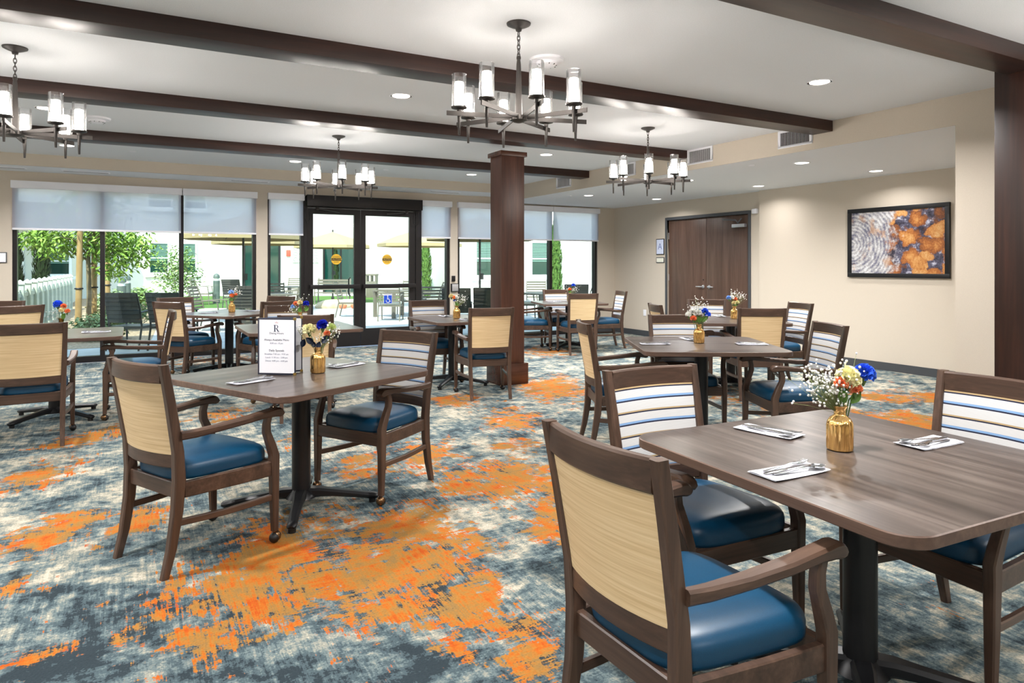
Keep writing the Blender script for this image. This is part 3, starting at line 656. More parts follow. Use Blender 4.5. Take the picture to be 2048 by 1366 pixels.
CHAIRS = [  # back-top centre, facing angle, label
 (.01, 3.53, 27, 'dining chair seen from its gold back, pulled up to the menu table', 'menu table'),
 (1.60, 4.28, 209, 'striped-front dining chair across the menu table, beside the fork', 'menu table'),
 (1.02, 1.40, 1, 'nearest dining chair, large gold back toward the viewer', 'nearest table'),
 (1.93, 2.26, 267, 'nearest striped-front dining chair, behind the nearest table corner', 'nearest table'),
 (2.93, 1.38, 177, 'striped-front dining chair cut off at the picture edge, nearest table', 'nearest table'),
 (3.02, 4.32, -25, 'dining chair seen edge-on at the end of the middle table', 'middle table'),
 (4.17, 4.55, 241, 'striped-front dining chair behind the orange-and-blue bouquet, middle table', 'middle table'),
 (4.56, 3.30, 154, 'striped-front dining chair right behind the yellow carnation', 'middle table'),
 (5.55, 4.79, 56, 'gold-backed dining chair standing behind the middle table', 'table by the wooden doors'),
 (6.37, 6.38, 235, 'striped-front dining chair right in front of the wooden doors', 'table by the wooden doors'),
 (6.78, 5.29, 160, 'striped-front dining chair against the bare wall beside the picture', 'table by the wooden doors'),
 (5.10, 5.90, -25, 'dining chair mostly hidden, showing a gold corner by the door frame', 'table by the wooden doors'),
 (3.20, 6.18, 77, 'gold-backed dining chair standing just before the wooden column', 'table by the wooden column'),
 (3.19, 7.89, 264, 'striped-front dining chair by the entry doors, at the column table', 'table by the wooden column'),
 (6.02, 8.58, 72, 'gold-backed dining chair at the corner table past the column', 'corner table'),
 (6.58, 10.25, 256, 'striped-front dining chair against the corner window', 'corner table'),
 (7.22, 9.17, 163, 'striped-front dining chair beside the bare room corner', 'corner table'),
 (5.42, 9.71, -17, 'dining chair half hidden by the wooden column, showing seat and arms', 'corner table'),
 (.36, 9.03, 40, 'gold-backed dining chair at the tree-side end of the window table', 'window table'),
 (.50, 10.24, 290, 'striped-front dining chair at the window table, under the mullion', 'window table'),
 (1.56, 8.58, 108, 'gold-backed dining chair behind the menu, window table', 'window table'),
 (1.82, 9.90, 218, 'farthest striped-front dining chair, window table near the entry doors', 'window table'),
 (1.47, 7.63, 252, 'striped-front dining chair just above the menu, tucked to its table', 'table behind the menu'),
 (1.33, 6.11, 80, 'gold-backed dining chair directly behind the menu and its vase', 'table behind the menu'),
 (-.67, 6.19, 93, 'gold-backed dining chair cut off at the picture edge, amber vase table', 'amber vase table'),
 (.335, 7.30, 180, 'dining chair seen edge-on at the amber vase table', 'amber vase table'),
 (-1.05, 8.98, 122, 'gold-backed dining chair tilted away near the wall plaque', 'table at the picture edge'),
 (-1.38, 10.26, 258, 'striped-front dining chair below the wall plaque', 'table at the picture edge'),
]
for bx, by, f, lab, grp in CHAIRS:
    o = chair0 if cfirst else copy_tree(chair0); cfirst = False
    ca, sa = math.cos(R(f)), math.sin(R(f))
    place(o, (bx + .30 * ca, by + .30 * sa, 0), R(f - 90)); o['label'] = lab; o['group'] = 'dining chairs at the ' + grp

# ------------------------------------------------------------------ tables
TS = 1.07
def rounded(h, r, n=8):
    pts = []
    for cx_, cy_, a0 in ((h - r, h - r, 0), (-h + r, h - r, 90), (-h + r, -h + r, 180), (h - r, -h + r, 270)):
        for i in range(n + 1):
            a = R(a0 + 90 * i / n); pts.append((cx_ + r * math.cos(a), cy_ + r * math.sin(a)))
    return pts
def make_table(wx=1.0):
    t = thing('dining_table', 'x', 'table'); h = TS / 2
    mb = MB(); o1, o0 = rounded(h, .085), rounded(h - .003, .083)
    if wx != 1:
        o1, o0 = [[(math.copysign(abs(x) - h + h * wx, x), y) for x, y in o] for o in (o1, o0)]
    rings = [[(x, y, z) for x, y in o] for o, z in ((o0, .727), (o1, .730), (o1, .757), (o0, .760))]
    k = len(o1); mb.loft(rings, cap=False, m=1)
    mb.face([3 * k + j for j in range(k)], 0); mb.face([j for j in reversed(range(k))], 1)
    mb.build('tabletop', [M['table'], M['table_edge']], t, smooth=30)
    MB().lathe([(.09, .055), (.07, .085), (.053, .10), (.052, .12), (.052, .70), (.06, .705), (.06, .715)], 28).build('pedestal', M['black'], t, smooth=40)
    MB().box(-.28 * wx, .28 * wx, -.03, .03, .705, .727).box(-.03, .03, -.28, .28, .705, .727).build('top_spider', M['black'], t)
    for i in range(4):
        a = R(45 + 90 * i); rot = Matrix.Rotation(a, 4, 'Z'); b = MB()
        b.loft([[(r, y_, z + z_) for y_, z_ in rect(w, hh, .012)] for r, w, hh, z in ((.03, .075, .06, .075), (.1, .07, .05, .078), (.17, .058, .042, .07), (.30, .052, .036, .052), (.38, .052, .034, .04), (.42, .05, .03, .036), (.432, .036, .02, .034))])
        q = MB().add(b, rot); ft = q.build('base_foot', M['black'], t, smooth=40)
        MB().lathe([(.02, 0), (.02, .022)], 12, (.4 * math.cos(a), .4 * math.sin(a), 0)).build('glide', M['rubber'], ft)
    return t
tab0 = make_table(); tfirst = True; tabn = make_table(.71)
TABLES = [(.846, 4.01, 26.5, 'square dining table with the menu stand and gold vase'), (2.09, 1.405, 87, 'nearest square dining table, large at the picture edge'),
          (3.92, 3.98, -29.8, 'square dining table in the middle distance between nearest table and wooden doors'), (5.95, 5.58, -33, 'dining table in front of the wooden doors'),
          (3.25, 7.265, 0, 'narrower dining table beside the wooden column'), (6.36, 9.50, -17, 'dining table in the far corner by the window'),
          (1.10, 9.55, 38, 'dining table close to the window, set corner-on'), (1.455, 7.06, 0, 'dining table mostly hidden behind the menu stand'),
          (-.61, 7.39, 0, 'dining table with amber vase in front of the tree window'), (-1.78, 9.62, 8, 'dining table almost hidden beyond the gold-backed chair by the plaque')]
for x, y, rz, lab in TABLES:
    if 'narrower' in lab: o = tabn
    else: o = tab0 if tfirst else copy_tree(tab0); tfirst = False
    place(o, (x, y, 0), R(rz)); o['label'] = lab; o['group'] = 'pedestal dining tables'

# ------------------------------------------------------------------ vases and bouquets
TZ = .76
COLS = {'yellow': (248, 238, 188), 'blue': (48, 98, 214), 'navy': (22, 40, 180), 'coral': (240, 142, 96), 'white': (244, 242, 232), 'cream': (240, 222, 176), 'lightblue': (146, 184, 232), 'green': (206, 218, 150), 'orange': (240, 128, 54)}
PETAL = {k: speckle('petal_' + k, v, tuple(min(255, int(c * 1.08 + 8)) for c in v), 60, .7, 0) for k, v in COLS.items()}
M['stem'] = P('flower_stem', (92, 124, 66), .6); M['bud'] = P('babys_breath_blossom', (246, 245, 240), .8); M['twig'] = P('babys_breath_twig', (132, 142, 92), .7)
M['leaf_navy'] = P('dyed_navy_leaf', (24, 38, 62), .5); M['leaf'] = speckle('leaf_green', (76, 120, 48), (120, 160, 70), 8, .5, 0)
def carnation(c, r, rg):
    mb = MB(); mb.ball(c, r * .55, 10, 6)
    for i in range(64):
        u = rg.uniform(-.35, 1); a = rg.uniform(0, 2 * math.pi); q = math.sqrt(max(0, 1 - u * u))
        n = Vector((q * math.cos(a), q * math.sin(a), u)); t1 = n.orthogonal().normalized(); t1.rotate(Matrix.Rotation(rg.uniform(0, 6.28), 3, n)); t2 = n.cross(t1)
        base = Vector(c) + n * r * .35; w = r * rg.uniform(.36, .5); L = r * rg.uniform(.88, 1.06)
        row = []
        for j in range(5):
            s_ = (j - 2) / 2; row.append(Vector(c) + n * (L - abs(s_) * r * .12) + t1 * w * s_ + t2 * r * (.16 * math.sin(j * 2.2 + i) + .1))
        k = len(mb.v); mb.v += [tuple(base - t1 * w * .25), tuple(base + t1 * w * .25)] + [tuple(p) for p in row]
        mb.face((k, k + 2, k + 3)); mb.face((k, k + 3, k + 4)); mb.face((k, k + 4, k + 1)); mb.face((k + 1, k + 4, k + 5)); mb.face((k + 1, k + 5, k + 6))
    return mb
def make_vase():
    prof = [(.034, 0), (.041, .004), (.0425, .012), (.0425, .084), (.040, .096), (.032, .108), (.021, .116), (.0185, .12), (.0185, .137), (.024, .145), (.0245, .149), (.021, .149), (.017, .138), (.017, .12)]
    mb = MB(); n = 48; rings = []
    for r, z in prof:
        rib = .10 if .006 < z < .1 else .03
        rings.append([((r * (1 + rib * abs(math.sin(6 * a)) - rib)) * math.cos(a), (r * (1 + rib * abs(math.sin(6 * a)) - rib)) * math.sin(a), z) for a in [2 * math.pi * j / n for j in range(n)]])
    mb.loft(rings); return mb
vase_me = make_vase().mesh('flower_vase', M['vase'], smooth=38)
M['amber'] = mat_glass('amber_glass', (.93, .66, .26), 1.2, .03)
amber_me = make_vase().mesh('flower_vase_amber', M['amber'], smooth=50)
def bouquet(x, y, z, heads, sprays, lab, seed, leaves=(), amber=False):
    rg = random.Random(seed); base = lab
    v = D.objects.new('flower_vase', amber_me if amber else vase_me); COL.objects.link(v); v.location = (x, y, z)
    tag(v, ('amber glass' if amber else 'ribbed gold') + ' bottle vase on the ' + base, 'vase', 'bottle vases on the dining tables')
    t = thing('flower_bouquet', 'bouquet of ' + ', '.join(sorted({h[4] for h in heads})).replace('lightblue', 'pale blue') + ' flowers on the ' + base, 'bouquet', (x, y, z + .14), R(-29), 'bouquets on the dining tables')
    for hx, hy, hz, r, col in heads:
        h = carnation((hx, hy, hz), r, rg).build('flower_head', PETAL[col], t, smooth=30)
        MB().tube([(hx, hy, hz - r * .3), (hx * .55, hy * .55, hz * .45), (hx * .12, hy * .12, -.1)], .0022, 6).build('stem', M['stem'], h, smooth=60)
        MB().lathe([(.003, -.02), (r * .28, -.004), (r * .32, .006)], 10, (hx * .96, hy * .96, hz - r * .55)).build('calyx', M['stem'], h, smooth=60)
    tw = MB(); bu = MB()
    for sx_, sz_, spread, n in sprays:
        for i in range(n):
            px = sx_ + rg.gauss(0, spread); py = rg.gauss(0, spread * .8); pz = max(.012, sz_ + rg.gauss(0, spread * .8)); r = rg.uniform(.0028, .0052)
            bu.ball((px, py, pz), r, 6, 4)
            if i % 2 == 0: tw.tube([(px, py, pz), (px * .6 + sx_ * .1, py * .5, pz * .5), (0, 0, -.02)], .0006, 3, cap=False)
    b = bu.build('babys_breath', M['bud'], t, smooth=60, kind='stuff'); tw.build('twigs', M['twig'], t, kind='stuff')
    for lx, lz, a, L in leaves:
        mb = MB(); d = Vector((math.cos(a), 0, math.sin(a))); nn = Vector((-math.sin(a), 0, math.cos(a))); rows = []
        for i in range(6):
            s_ = i / 5; w = L * .34 * math.sin(math.pi * min(.98, s_ * .92 + .06)); c0 = Vector((lx, -.01, lz)) + d * L * s_
            rows.append((c0 - nn * w + Vector((0, -.008, 0)), c0, c0 + nn * w + Vector((0, -.008, 0))))
        for i in range(5):
            for j in range(2): mb.poly((rows[i][j], rows[i][j + 1], rows[i + 1][j + 1], rows[i + 1][j]))
        mb.build('leaf', M['leaf_navy'] if seed == 2 else M['leaf'], t, smooth=60)
bouquet(2.075, 1.468, TZ, [(.027, 0, .098, .043, 'yellow'), (.088, .012, .112, .036, 'blue'), (-.002, -.012, .084, .024, 'coral'), (.045, -.018, .064, .022, 'coral')], [(-.06, .075, .038, 150), (-.085, .11, .024, 40), (-.01, .05, .02, 40), (.0, .13, .03, 30)], 'nearest table', 1, [(.01, .02, 1.9, .05), (.03, .02, .9, .05)])
bouquet(.932, 3.975, TZ, [(-.047, -.01, .108, .038, 'yellow'), (.026, .01, .13, .036, 'navy'), (.078, .0, .118, .028, 'green'), (.056, -.01, .085, .02, 'coral')], [(-.10, .105, .016, 22), (.09, .10, .025, 45), (.03, .06, .03, 30), (.065, .14, .012, 12)], 'menu table', 2, [(-.02, .03, 2.5, .055), (-.01, .01, 2.1, .04), (.025, .035, .7, .06), (.0, .0, 1.2, .045), (-.072, .055, 4.4, .05)])
bouquet(3.935, 4.02, TZ, [(-.085, 0, .085, .026, 'white'), (-.05, .01, .105, .03, 'white'), (-.005, 0, .10, .028, 'white'), (.045, 0, .11, .03, 'blue'), (.066, -.01, .085, .026, 'blue'), (-.05, -.02, .055, .026, 'coral')], [(-.0, .17, .04, 45), (0, .1, .04, 30)], 'middle table', 3, [(-.02, .03, 2.2, .06), (.02, .03, .9, .06), (.0, .02, 1.6, .06)])
bouquet(6.05, 5.62, TZ, [(-.065, 0, .10, .03, 'lightblue'), (-.03, 0, .105, .03, 'white'), (.01, 0, .085, .026, 'coral'), (.03, -.01, .05, .026, 'yellow'), (-.01, -.01, .04, .026, 'cream')], [(.07, .12, .035, 60), (0, .16, .03, 30)], 'table by the wooden doors', 4, [(.0, .0, 1.5, .06)])
bouquet(3.29, 7.24, TZ, [(-.065, 0, .115, .03, 'cream'), (-.03, 0, .10, .026, 'orange'), (.0, 0, .10, .026, 'white'), (-.02, .01, .07, .022, 'navy')], [(.05, .08, .04, 70), (.09, .1, .025, 30)], 'column table', 5, [(.0, .0, 1.5, .06)])
bouquet(6.42, 9.55, TZ, [(.06, 0, .14, .034, 'blue'), (.0, 0, .07, .03, 'orange')], [(.08, .08, .035, 60), (-.03, .08, .03, 20)], 'corner table', 6, [(.0, .0, 1.5, .06)])
bouquet(1.14, 9.62, TZ, [(-.01, 0, .12, .034, 'lightblue'), (.005, -.01, .075, .032, 'orange'), (.05, 0, .09, .024, 'coral')], [(.05, .14, .04, 60), (-.04, .07, .03, 30)], 'window table', 7, [(.0, .0, 1.5, .06)])
bouquet(1.47, 7.02, TZ, [(.06, 0, .09, .032, 'navy'), (.0, 0, .1, .03, 'cream'), (-.045, 0, .09, .028, 'coral'), (-.07, 0, .06, .026, 'lightblue')], [(-.08, .04, .04, 50), (.02, .15, .03, 15), (-.02, .04, .02, 20)], 'table behind the menu', 8, [(.0, .0, 1.5, .06), (.05, .02, .8, .06)])
bouquet(-.55, 7.20, TZ, [(-.03, 0, .13, .04, 'blue'), (.02, 0, .115, .026, 'coral'), (.015, -.01, .08, .028, 'cream'), (.055, 0, .07, .024, 'coral')], [(-.05, .05, .03, 30)], 'amber vase table', 9, [(.02, .0, 1.2, .06)], amber=True)

# ------------------------------------------------------------------ napkins and cutlery
def make_fork():
    mb = MB(); n = 10
    mb.loft([[(x, y_, z + z_) for y_, z_ in rect(w, .0022, .0006)] for x, w, z in ((-.095, .008, .004), (-.088, .014, .004), (-.05, .012, .005), (0, .007, .008), (.03, .006, .011), (.045, .014, .010), (.055, .023, .009), (.062, .0235, .009))])
    for i in range(4):
        y = -.0092 + .0061 * i
        mb.loft([[(x, y + y_, z + z_) for y_, z_ in rect(w, .002, .0005)] for x, w, z in ((.06, .0045, .009), (.085, .0038, .008), (.102, .0025, .012))])
    return mb.mesh('fork', M['steel'], smooth=50)
def make_knife():
    return MB().loft([[(x, y + y_, .004 + z_) for y_, z_ in rect(w, h_, .0006)] for x, w, h_, y in ((-.105, .010, .005, 0), (-.09, .016, .006, 0), (-.02, .013, .006, 0), (-.01, .010, .005, 0), (.0, .018, .002, .002), (.08, .019, .0016, .002), (.105, .010, .0014, -.002))]).mesh('knife', M['steel'], smooth=50)
def make_spoon():
    mb = MB().loft([[(x, y_, z + z_) for y_, z_ in rect(w, .0024, .0006)] for x, w, z in ((-.09, .008, .004), (-.082, .015, .004), (-.04, .012, .005), (.01, .006, .008), (.04, .006, .009), (.05, .012, .009))])
    rows = []
    for i in range(9):
        s_ = i / 8; w = .020 * math.sin(math.pi * (.06 + .88 * s_)) ** .7; x = .048 + .056 * s_; d = .008 * math.sin(math.pi * s_)
        rows.append([(x, w * math.cos(a), .012 - d * math.sin(a)) for a in [math.pi * j / 8 for j in range(9)]])
    for i in range(8):
        for j in range(8): mb.poly((rows[i][j], rows[i][j + 1], rows[i + 1][j + 1], rows[i + 1][j]))
    return mb.mesh('spoon', M['steel'], smooth=70)
fork_me, knife_me, spoon_me = make_fork(), make_knife(), make_spoon()
def make_napkin():
    mb = MB(); nx, ny = 14, 7
    for lay, dz in enumerate((0, .0025)):
        k = len(mb.v)
        for j in range(ny + 1):
            for i in range(nx + 1):
                x = -.115 + .23 * i / nx; y = -.053 + .106 * j / ny
                mb.v.append((x + .002 * lay, y - .002 * lay, .001 + dz + .002 * abs(mnoise.noise((x * 22, y * 22, lay))) + .0022 * abs(x / .115) ** 3))
        for j in range(ny):
            for i in range(nx): a = k + j * (nx + 1) + i; mb.face((a, a + 1, a + nx + 2, a + nx + 1))
    return mb.mesh('napkin', M['napkin'], smooth=60)
nap_me = make_napkin()
def setting(x, y, rz, where, tab, full=True):
    def put(name, me, dx, dy, dr, dz, lab, cat, grp):
        o = D.objects.new(name, me); COL.objects.link(o); c_, s_ = math.cos(R(rz)), math.sin(R(rz))
        o.location = (x + dx * c_ - dy * s_, y + dx * s_ + dy * c_, TZ + dz); o.rotation_euler = (0, 0, R(rz + dr)); tag(o, lab, cat, grp)
    w = where + ' on the ' + tab
    put('napkin', nap_me, 0, 0, 0, .0005, 'folded white napkin ' + w, 'napkin', 'napkins on the dining tables')
    put('fork', fork_me, .01, .024, 4, .005, 'steel fork on the napkin ' + w, 'fork', 'forks on the napkins')
    put('knife', knife_me, .0, .0, 2, .005, 'steel knife on the napkin ' + w, 'knife', 'knives on the napkins')
    put('spoon', spoon_me, .012, -.022, -5, .005, 'steel spoon on the napkin ' + w, 'spoon', 'spoons on the napkins')
setting(1.715, 1.382, -2, 'nearest the gold-backed chair', 'nearest table')
setting(2.06, 1.75, -80, 'behind the vase', 'nearest table')
setting(2.415, 1.366, 178, 'past the vase', 'nearest table')
setting(.55, 3.845, 26, 'in front of the menu', 'menu table')
setting(1.15, 4.17, 207, 'toward the striped chair', 'menu table')
setting(3.575, 4.13, -28, 'at the edge-on chair', 'middle table')
setting(4.06, 4.25, -110, 'beside the vase', 'middle table')
setting(4.22, 3.745, 150, 'at the end nearest the bare wall', 'middle table')
setting(6.20, 5.98, -120, 'facing the wooden doors', 'table by the wooden doors')
setting(6.28, 5.28, 150, 'facing the bare wall', 'table by the wooden doors')
setting(3.30, 7.60, -90, 'farther from the viewer', 'column table')
setting(3.27, 6.93, 88, 'near the gold-backed chair', 'column table')
setting(.86, 9.60, 20, 'tree side', 'window table')
setting(1.42, 9.72, 215, 'door side', 'window table')
setting(-.29, 7.36, 182, 'beside the amber vase', 'amber vase table')
setting(6.15, 9.62, -15, 'nearest the column', 'corner table')

# ------------------------------------------------------------------ menu stand
def menu():
    hx, hy = .618, 4.06
    t = thing('menu_stand', 'open two-leaf menu stand showing dining hours, on the vase table', 'menu', (hx, hy, TZ), 0)
    RX = Matrix.Rotation(R(90), 4, 'X')
    for k, (ang, L) in enumerate(((-36, .222), (-3, .243))):
        Z = Matrix.Rotation(R(ang), 4, 'Z'); 
        def put(mb, name, mat, par, **kw): return MB().add(mb, Z).build(name, mat, par, **kw)
        c = put(MB().box(0, L, 0, .006, .003, .322), 'menu_cover', M['menu_cover'], t, bevel=.002)
        put(MB().box(.009, L - .007, -.0012, 0, .013, .312), 'menu_page', M['paper'], c)
        for zz in ((.001, .016), (.31, .325)): put(MB().box(L - .013, L + .002, -.002, .008, *zz), 'brass_corner', M['brass'], c, bevel=.001)
        if k == 0:
            cx_ = L / 2
            def tx(s, z, size, mt, sp=1.0): text(s, size, mt, c, Z @ Matrix.Translation((cx_, -.0016, z)) @ RX, space=sp, ext=.0002)
            rl = MB(); b0, w_ = .245, .0065; xl = cx_ - .0135
            rl.box(xl, xl + w_, -.0018, -.0012, b0, b0 + .038).box(xl - .004, xl + w_ + .004, -.0018, -.0012, b0, b0 + .002).box(xl - .004, xl + w_, -.0018, -.0012, b0 + .036, b0 + .038)
            o_ = [(xl + w_ + .005 + .0115 * math.cos(a), b0 + .028 + .010 * math.sin(a)) for a in [R(90 - 18 * i) for i in range(11)]]; i_ = [(xl + w_ + .005 + .0065 * math.cos(a), b0 + .028 + .0084 * math.sin(a)) for a in [R(90 - 18 * i) for i in range(11)]]
            for q in range(10): rl.poly([(o_[q][0], -.0016, o_[q][1]), (o_[q + 1][0], -.0016, o_[q + 1][1]), (i_[q + 1][0], -.0016, i_[q + 1][1]), (i_[q][0], -.0016, i_[q][1])])
            rl.box(xl + w_, xl + w_ + .006, -.0018, -.0012, b0 + .0363, b0 + .038).box(xl + w_, xl + w_ + .006, -.0018, -.0012, b0 + .018, b0 + .0197)
            rl.poly([(xl + w_ + .003, -.0016, b0 + .019), (xl + w_ + .0095, -.0016, b0 + .019), (xl + w_ + .022, -.0016, b0), (xl + w_ + .0145, -.0016, b0)]).box(xl + w_ + .0135, xl + w_ + .0245, -.0018, -.0012, b0, b0 + .002)
            put(rl, 'initial_mark', M['ink'], c); tx('Dining Hours', .236, .0155, M['ink'])
            tx('Always Available Menu', .199, .0158, M['ink']); tx('8:00 am - 8 pm', .180, .0125, M['ink_lt'])
            tx('Daily Specials', .139, .0165, M['ink']); tx('Breakfast 7:30 am - 9:30 am', .119, .0125, M['ink_lt'])
            tx('Lunch 11:30 am - 2:00 pm', .100, .0125, M['ink_lt']); tx('Dinner 4:00 pm - 6:00 pm', .081, .0125, M['ink_lt'])
            cr = MB()
            for dx, hgt in ((-.006, .006), (0, .012), (.006, .006)): cr.poly([(cx_ + dx - .002, -.0017, .2935), (cx_ + dx + .002, -.0017, .2935), (cx_ + dx * 1.3, -.0017, .2935 + hgt)])
            put(cr, 'crown_mark', M['ink_red'], c)
menu()

# ------------------------------------------------------------------ courtyard outside the windows
GZ = -.03
M['concrete'] = speckle('patio_concrete', (180, 180, 175), (196, 195, 189), 3, .85, .05)
M['lawn'] = speckle('lawn_turf', (54, 90, 28), (84, 118, 44), 30, .9, .4)
M['mulch'] = speckle('wood_chip_mulch', (140, 118, 92), (180, 160, 134), 26, .95, .6, lo=.4, hi=.6)
M['vinyl_fence'] = P('vinyl_fence', (186, 194, 182), .6)
M['stucco'] = speckle('white_stucco', (208, 209, 198), (214, 215, 205), 50, .9, .05)
M['trimw'] = P('exterior_white_trim', (240, 242, 240), .6)
M['teal_glass'] = P('teal_reflective_glass', (10, 54, 48), .08, spec=.9)
M['blind'] = P('window_blind', (112, 146, 132), .6)
M['umbrella'] = P('tan_umbrella_canvas', (164, 146, 108), .85)
M['patio_dark'] = P('charcoal_patio_frame', (58, 56, 52), .5)
M['patio'] = P('taupe_patio_frame', (112, 106, 94), .5)
M['cushion'] = P('cream_patio_cushion', (226, 222, 206), .9)
M['bark'] = speckle('young_bark', (104, 92, 72), (140, 124, 96), 14, .9, .4, vs=(1, 1, .3))
M['pole'] = speckle('peeled_lodge_pole', (150, 120, 78), (176, 146, 100), 10, .8, .1, vs=(1, 1, .2))
M['cypress'] = speckle('cypress_green', (18, 36, 16), (50, 72, 32), 14, .8, 0)
M['tree_leaf'] = speckle('tree_leaf_green', (88, 126, 34), (160, 188, 84), 6, .55, 0)
M['sage'] = speckle('sage_leaf', (104, 126, 80), (152, 168, 120), 12, .8, 0)
M['olive'] = speckle('olive_leaf', (96, 126, 62), (148, 174, 106), 12, .7, 0)
M['bollard'] = P('bollard_green_grey', (84, 96, 90), .5)
M['terracotta'] = P('terracotta', (206, 128, 92), .8); M['stone'] = speckle('boulder_stone', (168, 156, 128), (196, 184, 156), 5, .9, .3)

struct('ground', MB().box(-60, 70, YW + .2, 90, GZ - .2, GZ), M['concrete'], 'pale concrete courtyard paving outside', 'ground')
struct('ground_lawn', MB().poly([(1.24, 20.48, GZ + .004), (3.0, 20.65, GZ + .004), (6.0, 25.27, GZ + .004), (10.77, 24.33, GZ + .004), (12.6, 28.46, GZ + .004), (1.49, 34.64, GZ + .004)]), M['lawn'], 'bright green lawn in the courtyard', 'lawn')
struct('ground_mulch', MB().poly([(-9, 13.2, GZ + .004), (.25, 13.6, GZ + .004), (1.1, 26.9, GZ + .004), (.6, 33.5, GZ + .004), (-9, 33.5, GZ + .004)]), M['mulch'], 'tan wood-chip planting bed under the young tree', 'planting bed')
def bwindow(t, x0, x1, z0, z1, y, blinds=True, door=False):
    w = MB().box(x0 - .09, x0, y - .06, y, z0 - .09, z1 + .09).box(x1, x1 + .09, y - .06, y, z0 - .09, z1 + .09).box(x0, x1, y - .06, y, z1, z1 + .09).box(x0, x1, y - .06, y, z0 - .09, z0)
    if not door: w.box(x0 - .2, x1 + .2, y - .1, y, z0 - .2, z0 - .09)
    f = w.build('door_frame' if door else 'window_frame', M['frame'] if door else M['trimw'], t)
    MB().box(x0, x1, y - .03, y - .01, z0, z1).build('pane', M['teal_glass'], f)
    if blinds:
        b = MB(); n = 12
        for i in range(n): zz = z1 - (z1 - z0) * .6 * (i + .5) / n; b.box(x0, x1, y - .036, y - .031, zz - .012, zz + .02)
        b.build('blind_slats', M['blind'], f, kind='stuff'); MB().box(x0, x1, y - .045, y - .03, (z0 + z1) / 2 - .02, (z0 + z1) / 2 + .02).build('meeting_rail', M['trimw'], f)
    if door: MB().box((x0 + x1) / 2 - .04, (x0 + x1) / 2 + .04, y - .05, y - .01, z0, z1).build('door_stile', M['frame'], f)
def building(lab, x0, x1, y0, y1, z1, wins):
    t = thing('courtyard_building', lab, 'building', (0, 0, 0), group='white stucco buildings around the courtyard')
    MB().box(x0, x1, y0, y1, GZ, z1).build('wall', M['stucco'], t)
    for w in wins: bwindow(t, *w)
    return t
bb = building('long white stucco building facing the glass doors across the courtyard', -1.9, 24, 34, 44, 7.0, [(.68, 1.36, 1.05, 2.33, 34), (1.83, 2.48, 1.05, 2.33, 34), (.62, 1.5, 3.95, 4.6, 34), (2.1, 2.9, 3.95, 4.6, 34), (4.6, 6.1, .0, 2.42, 34, False, True), (8.3, 9.9, .0, 2.38, 34, False, True)])
for x in (3.2, 4.2, 6.35, 7.9, 10.4): MB().box(x - .012, x + .012, 33.985, 34.0, 0, 7).build('control_joint', P('joint_grey', (206, 206, 196), .9), bb)
building('white stucco wing behind the wooden column with two tall windows', 10.5, 30, 23, 33, 7.0, [(11.25, 11.95, 1.0, 2.25, 23), (13.66, 14.45, 1.0, 2.25, 23), (17.0, 17.8, 1.0, 2.25, 23), (11.25, 11.95, 3.9, 5.1, 23)])
lb = building('shaded white building beyond the picket fence', -20, -1.95, 30, 42, 7.0, [(-2.75, -2.05, 1.05, 2.0, 30), (-3.9, -3.5, .9, 2.4, 30)])
MB().box(-20, -1.95, 25.2, 30, 3.3, 3.5).build('added_shade_roof', M['stucco'], lb); MB().box(-20, -2.2, 27.5, 30, GZ, .85).build('porch_deck', P('porch_deck_grey', (128, 138, 128), .8), lb)  # roof slab is added, out of view, to shade this facade; the deck is real
# wall details across the courtyard
def art(x):
    t = thing('wall_art_panel', 'pale patterned wall panel on the courtyard building, %s' % ('beside the red strobe' if x < 7.3 else 'beside the far glass door'), 'wall art', (x, 33.98, 1.92), group='patterned wall panels across the courtyard')
    m = speckle('patterned_panel', (196, 204, 190), (228, 230, 220), 14, .8, 0, lo=.48, hi=.52); MB().box(-.27, .27, -.03, 0, -.42, .42).build('panel', m, t)
    for i in range(2):
        for j in range(3):
            ring = [(-.13 + .26 * i + .09 * math.cos(a), -.035, -.27 + .27 * j + .09 * math.sin(a)) for a in [2 * math.pi * k / 14 for k in range(14)]]
            MB().tube(ring, .014, 4, loop=True).build('rosette', P('rosette_grey', (150, 164, 148), .8), t)
art(7.02); art(7.72)
tag(MB().box(6.46, 6.66, 33.92, 33.999, 1.80, 2.10).build('alarm_strobe', P('strobe_red', (226, 84, 66), .5), bevel=.02), 'red fire alarm strobe on the white building across the courtyard', 'alarm')

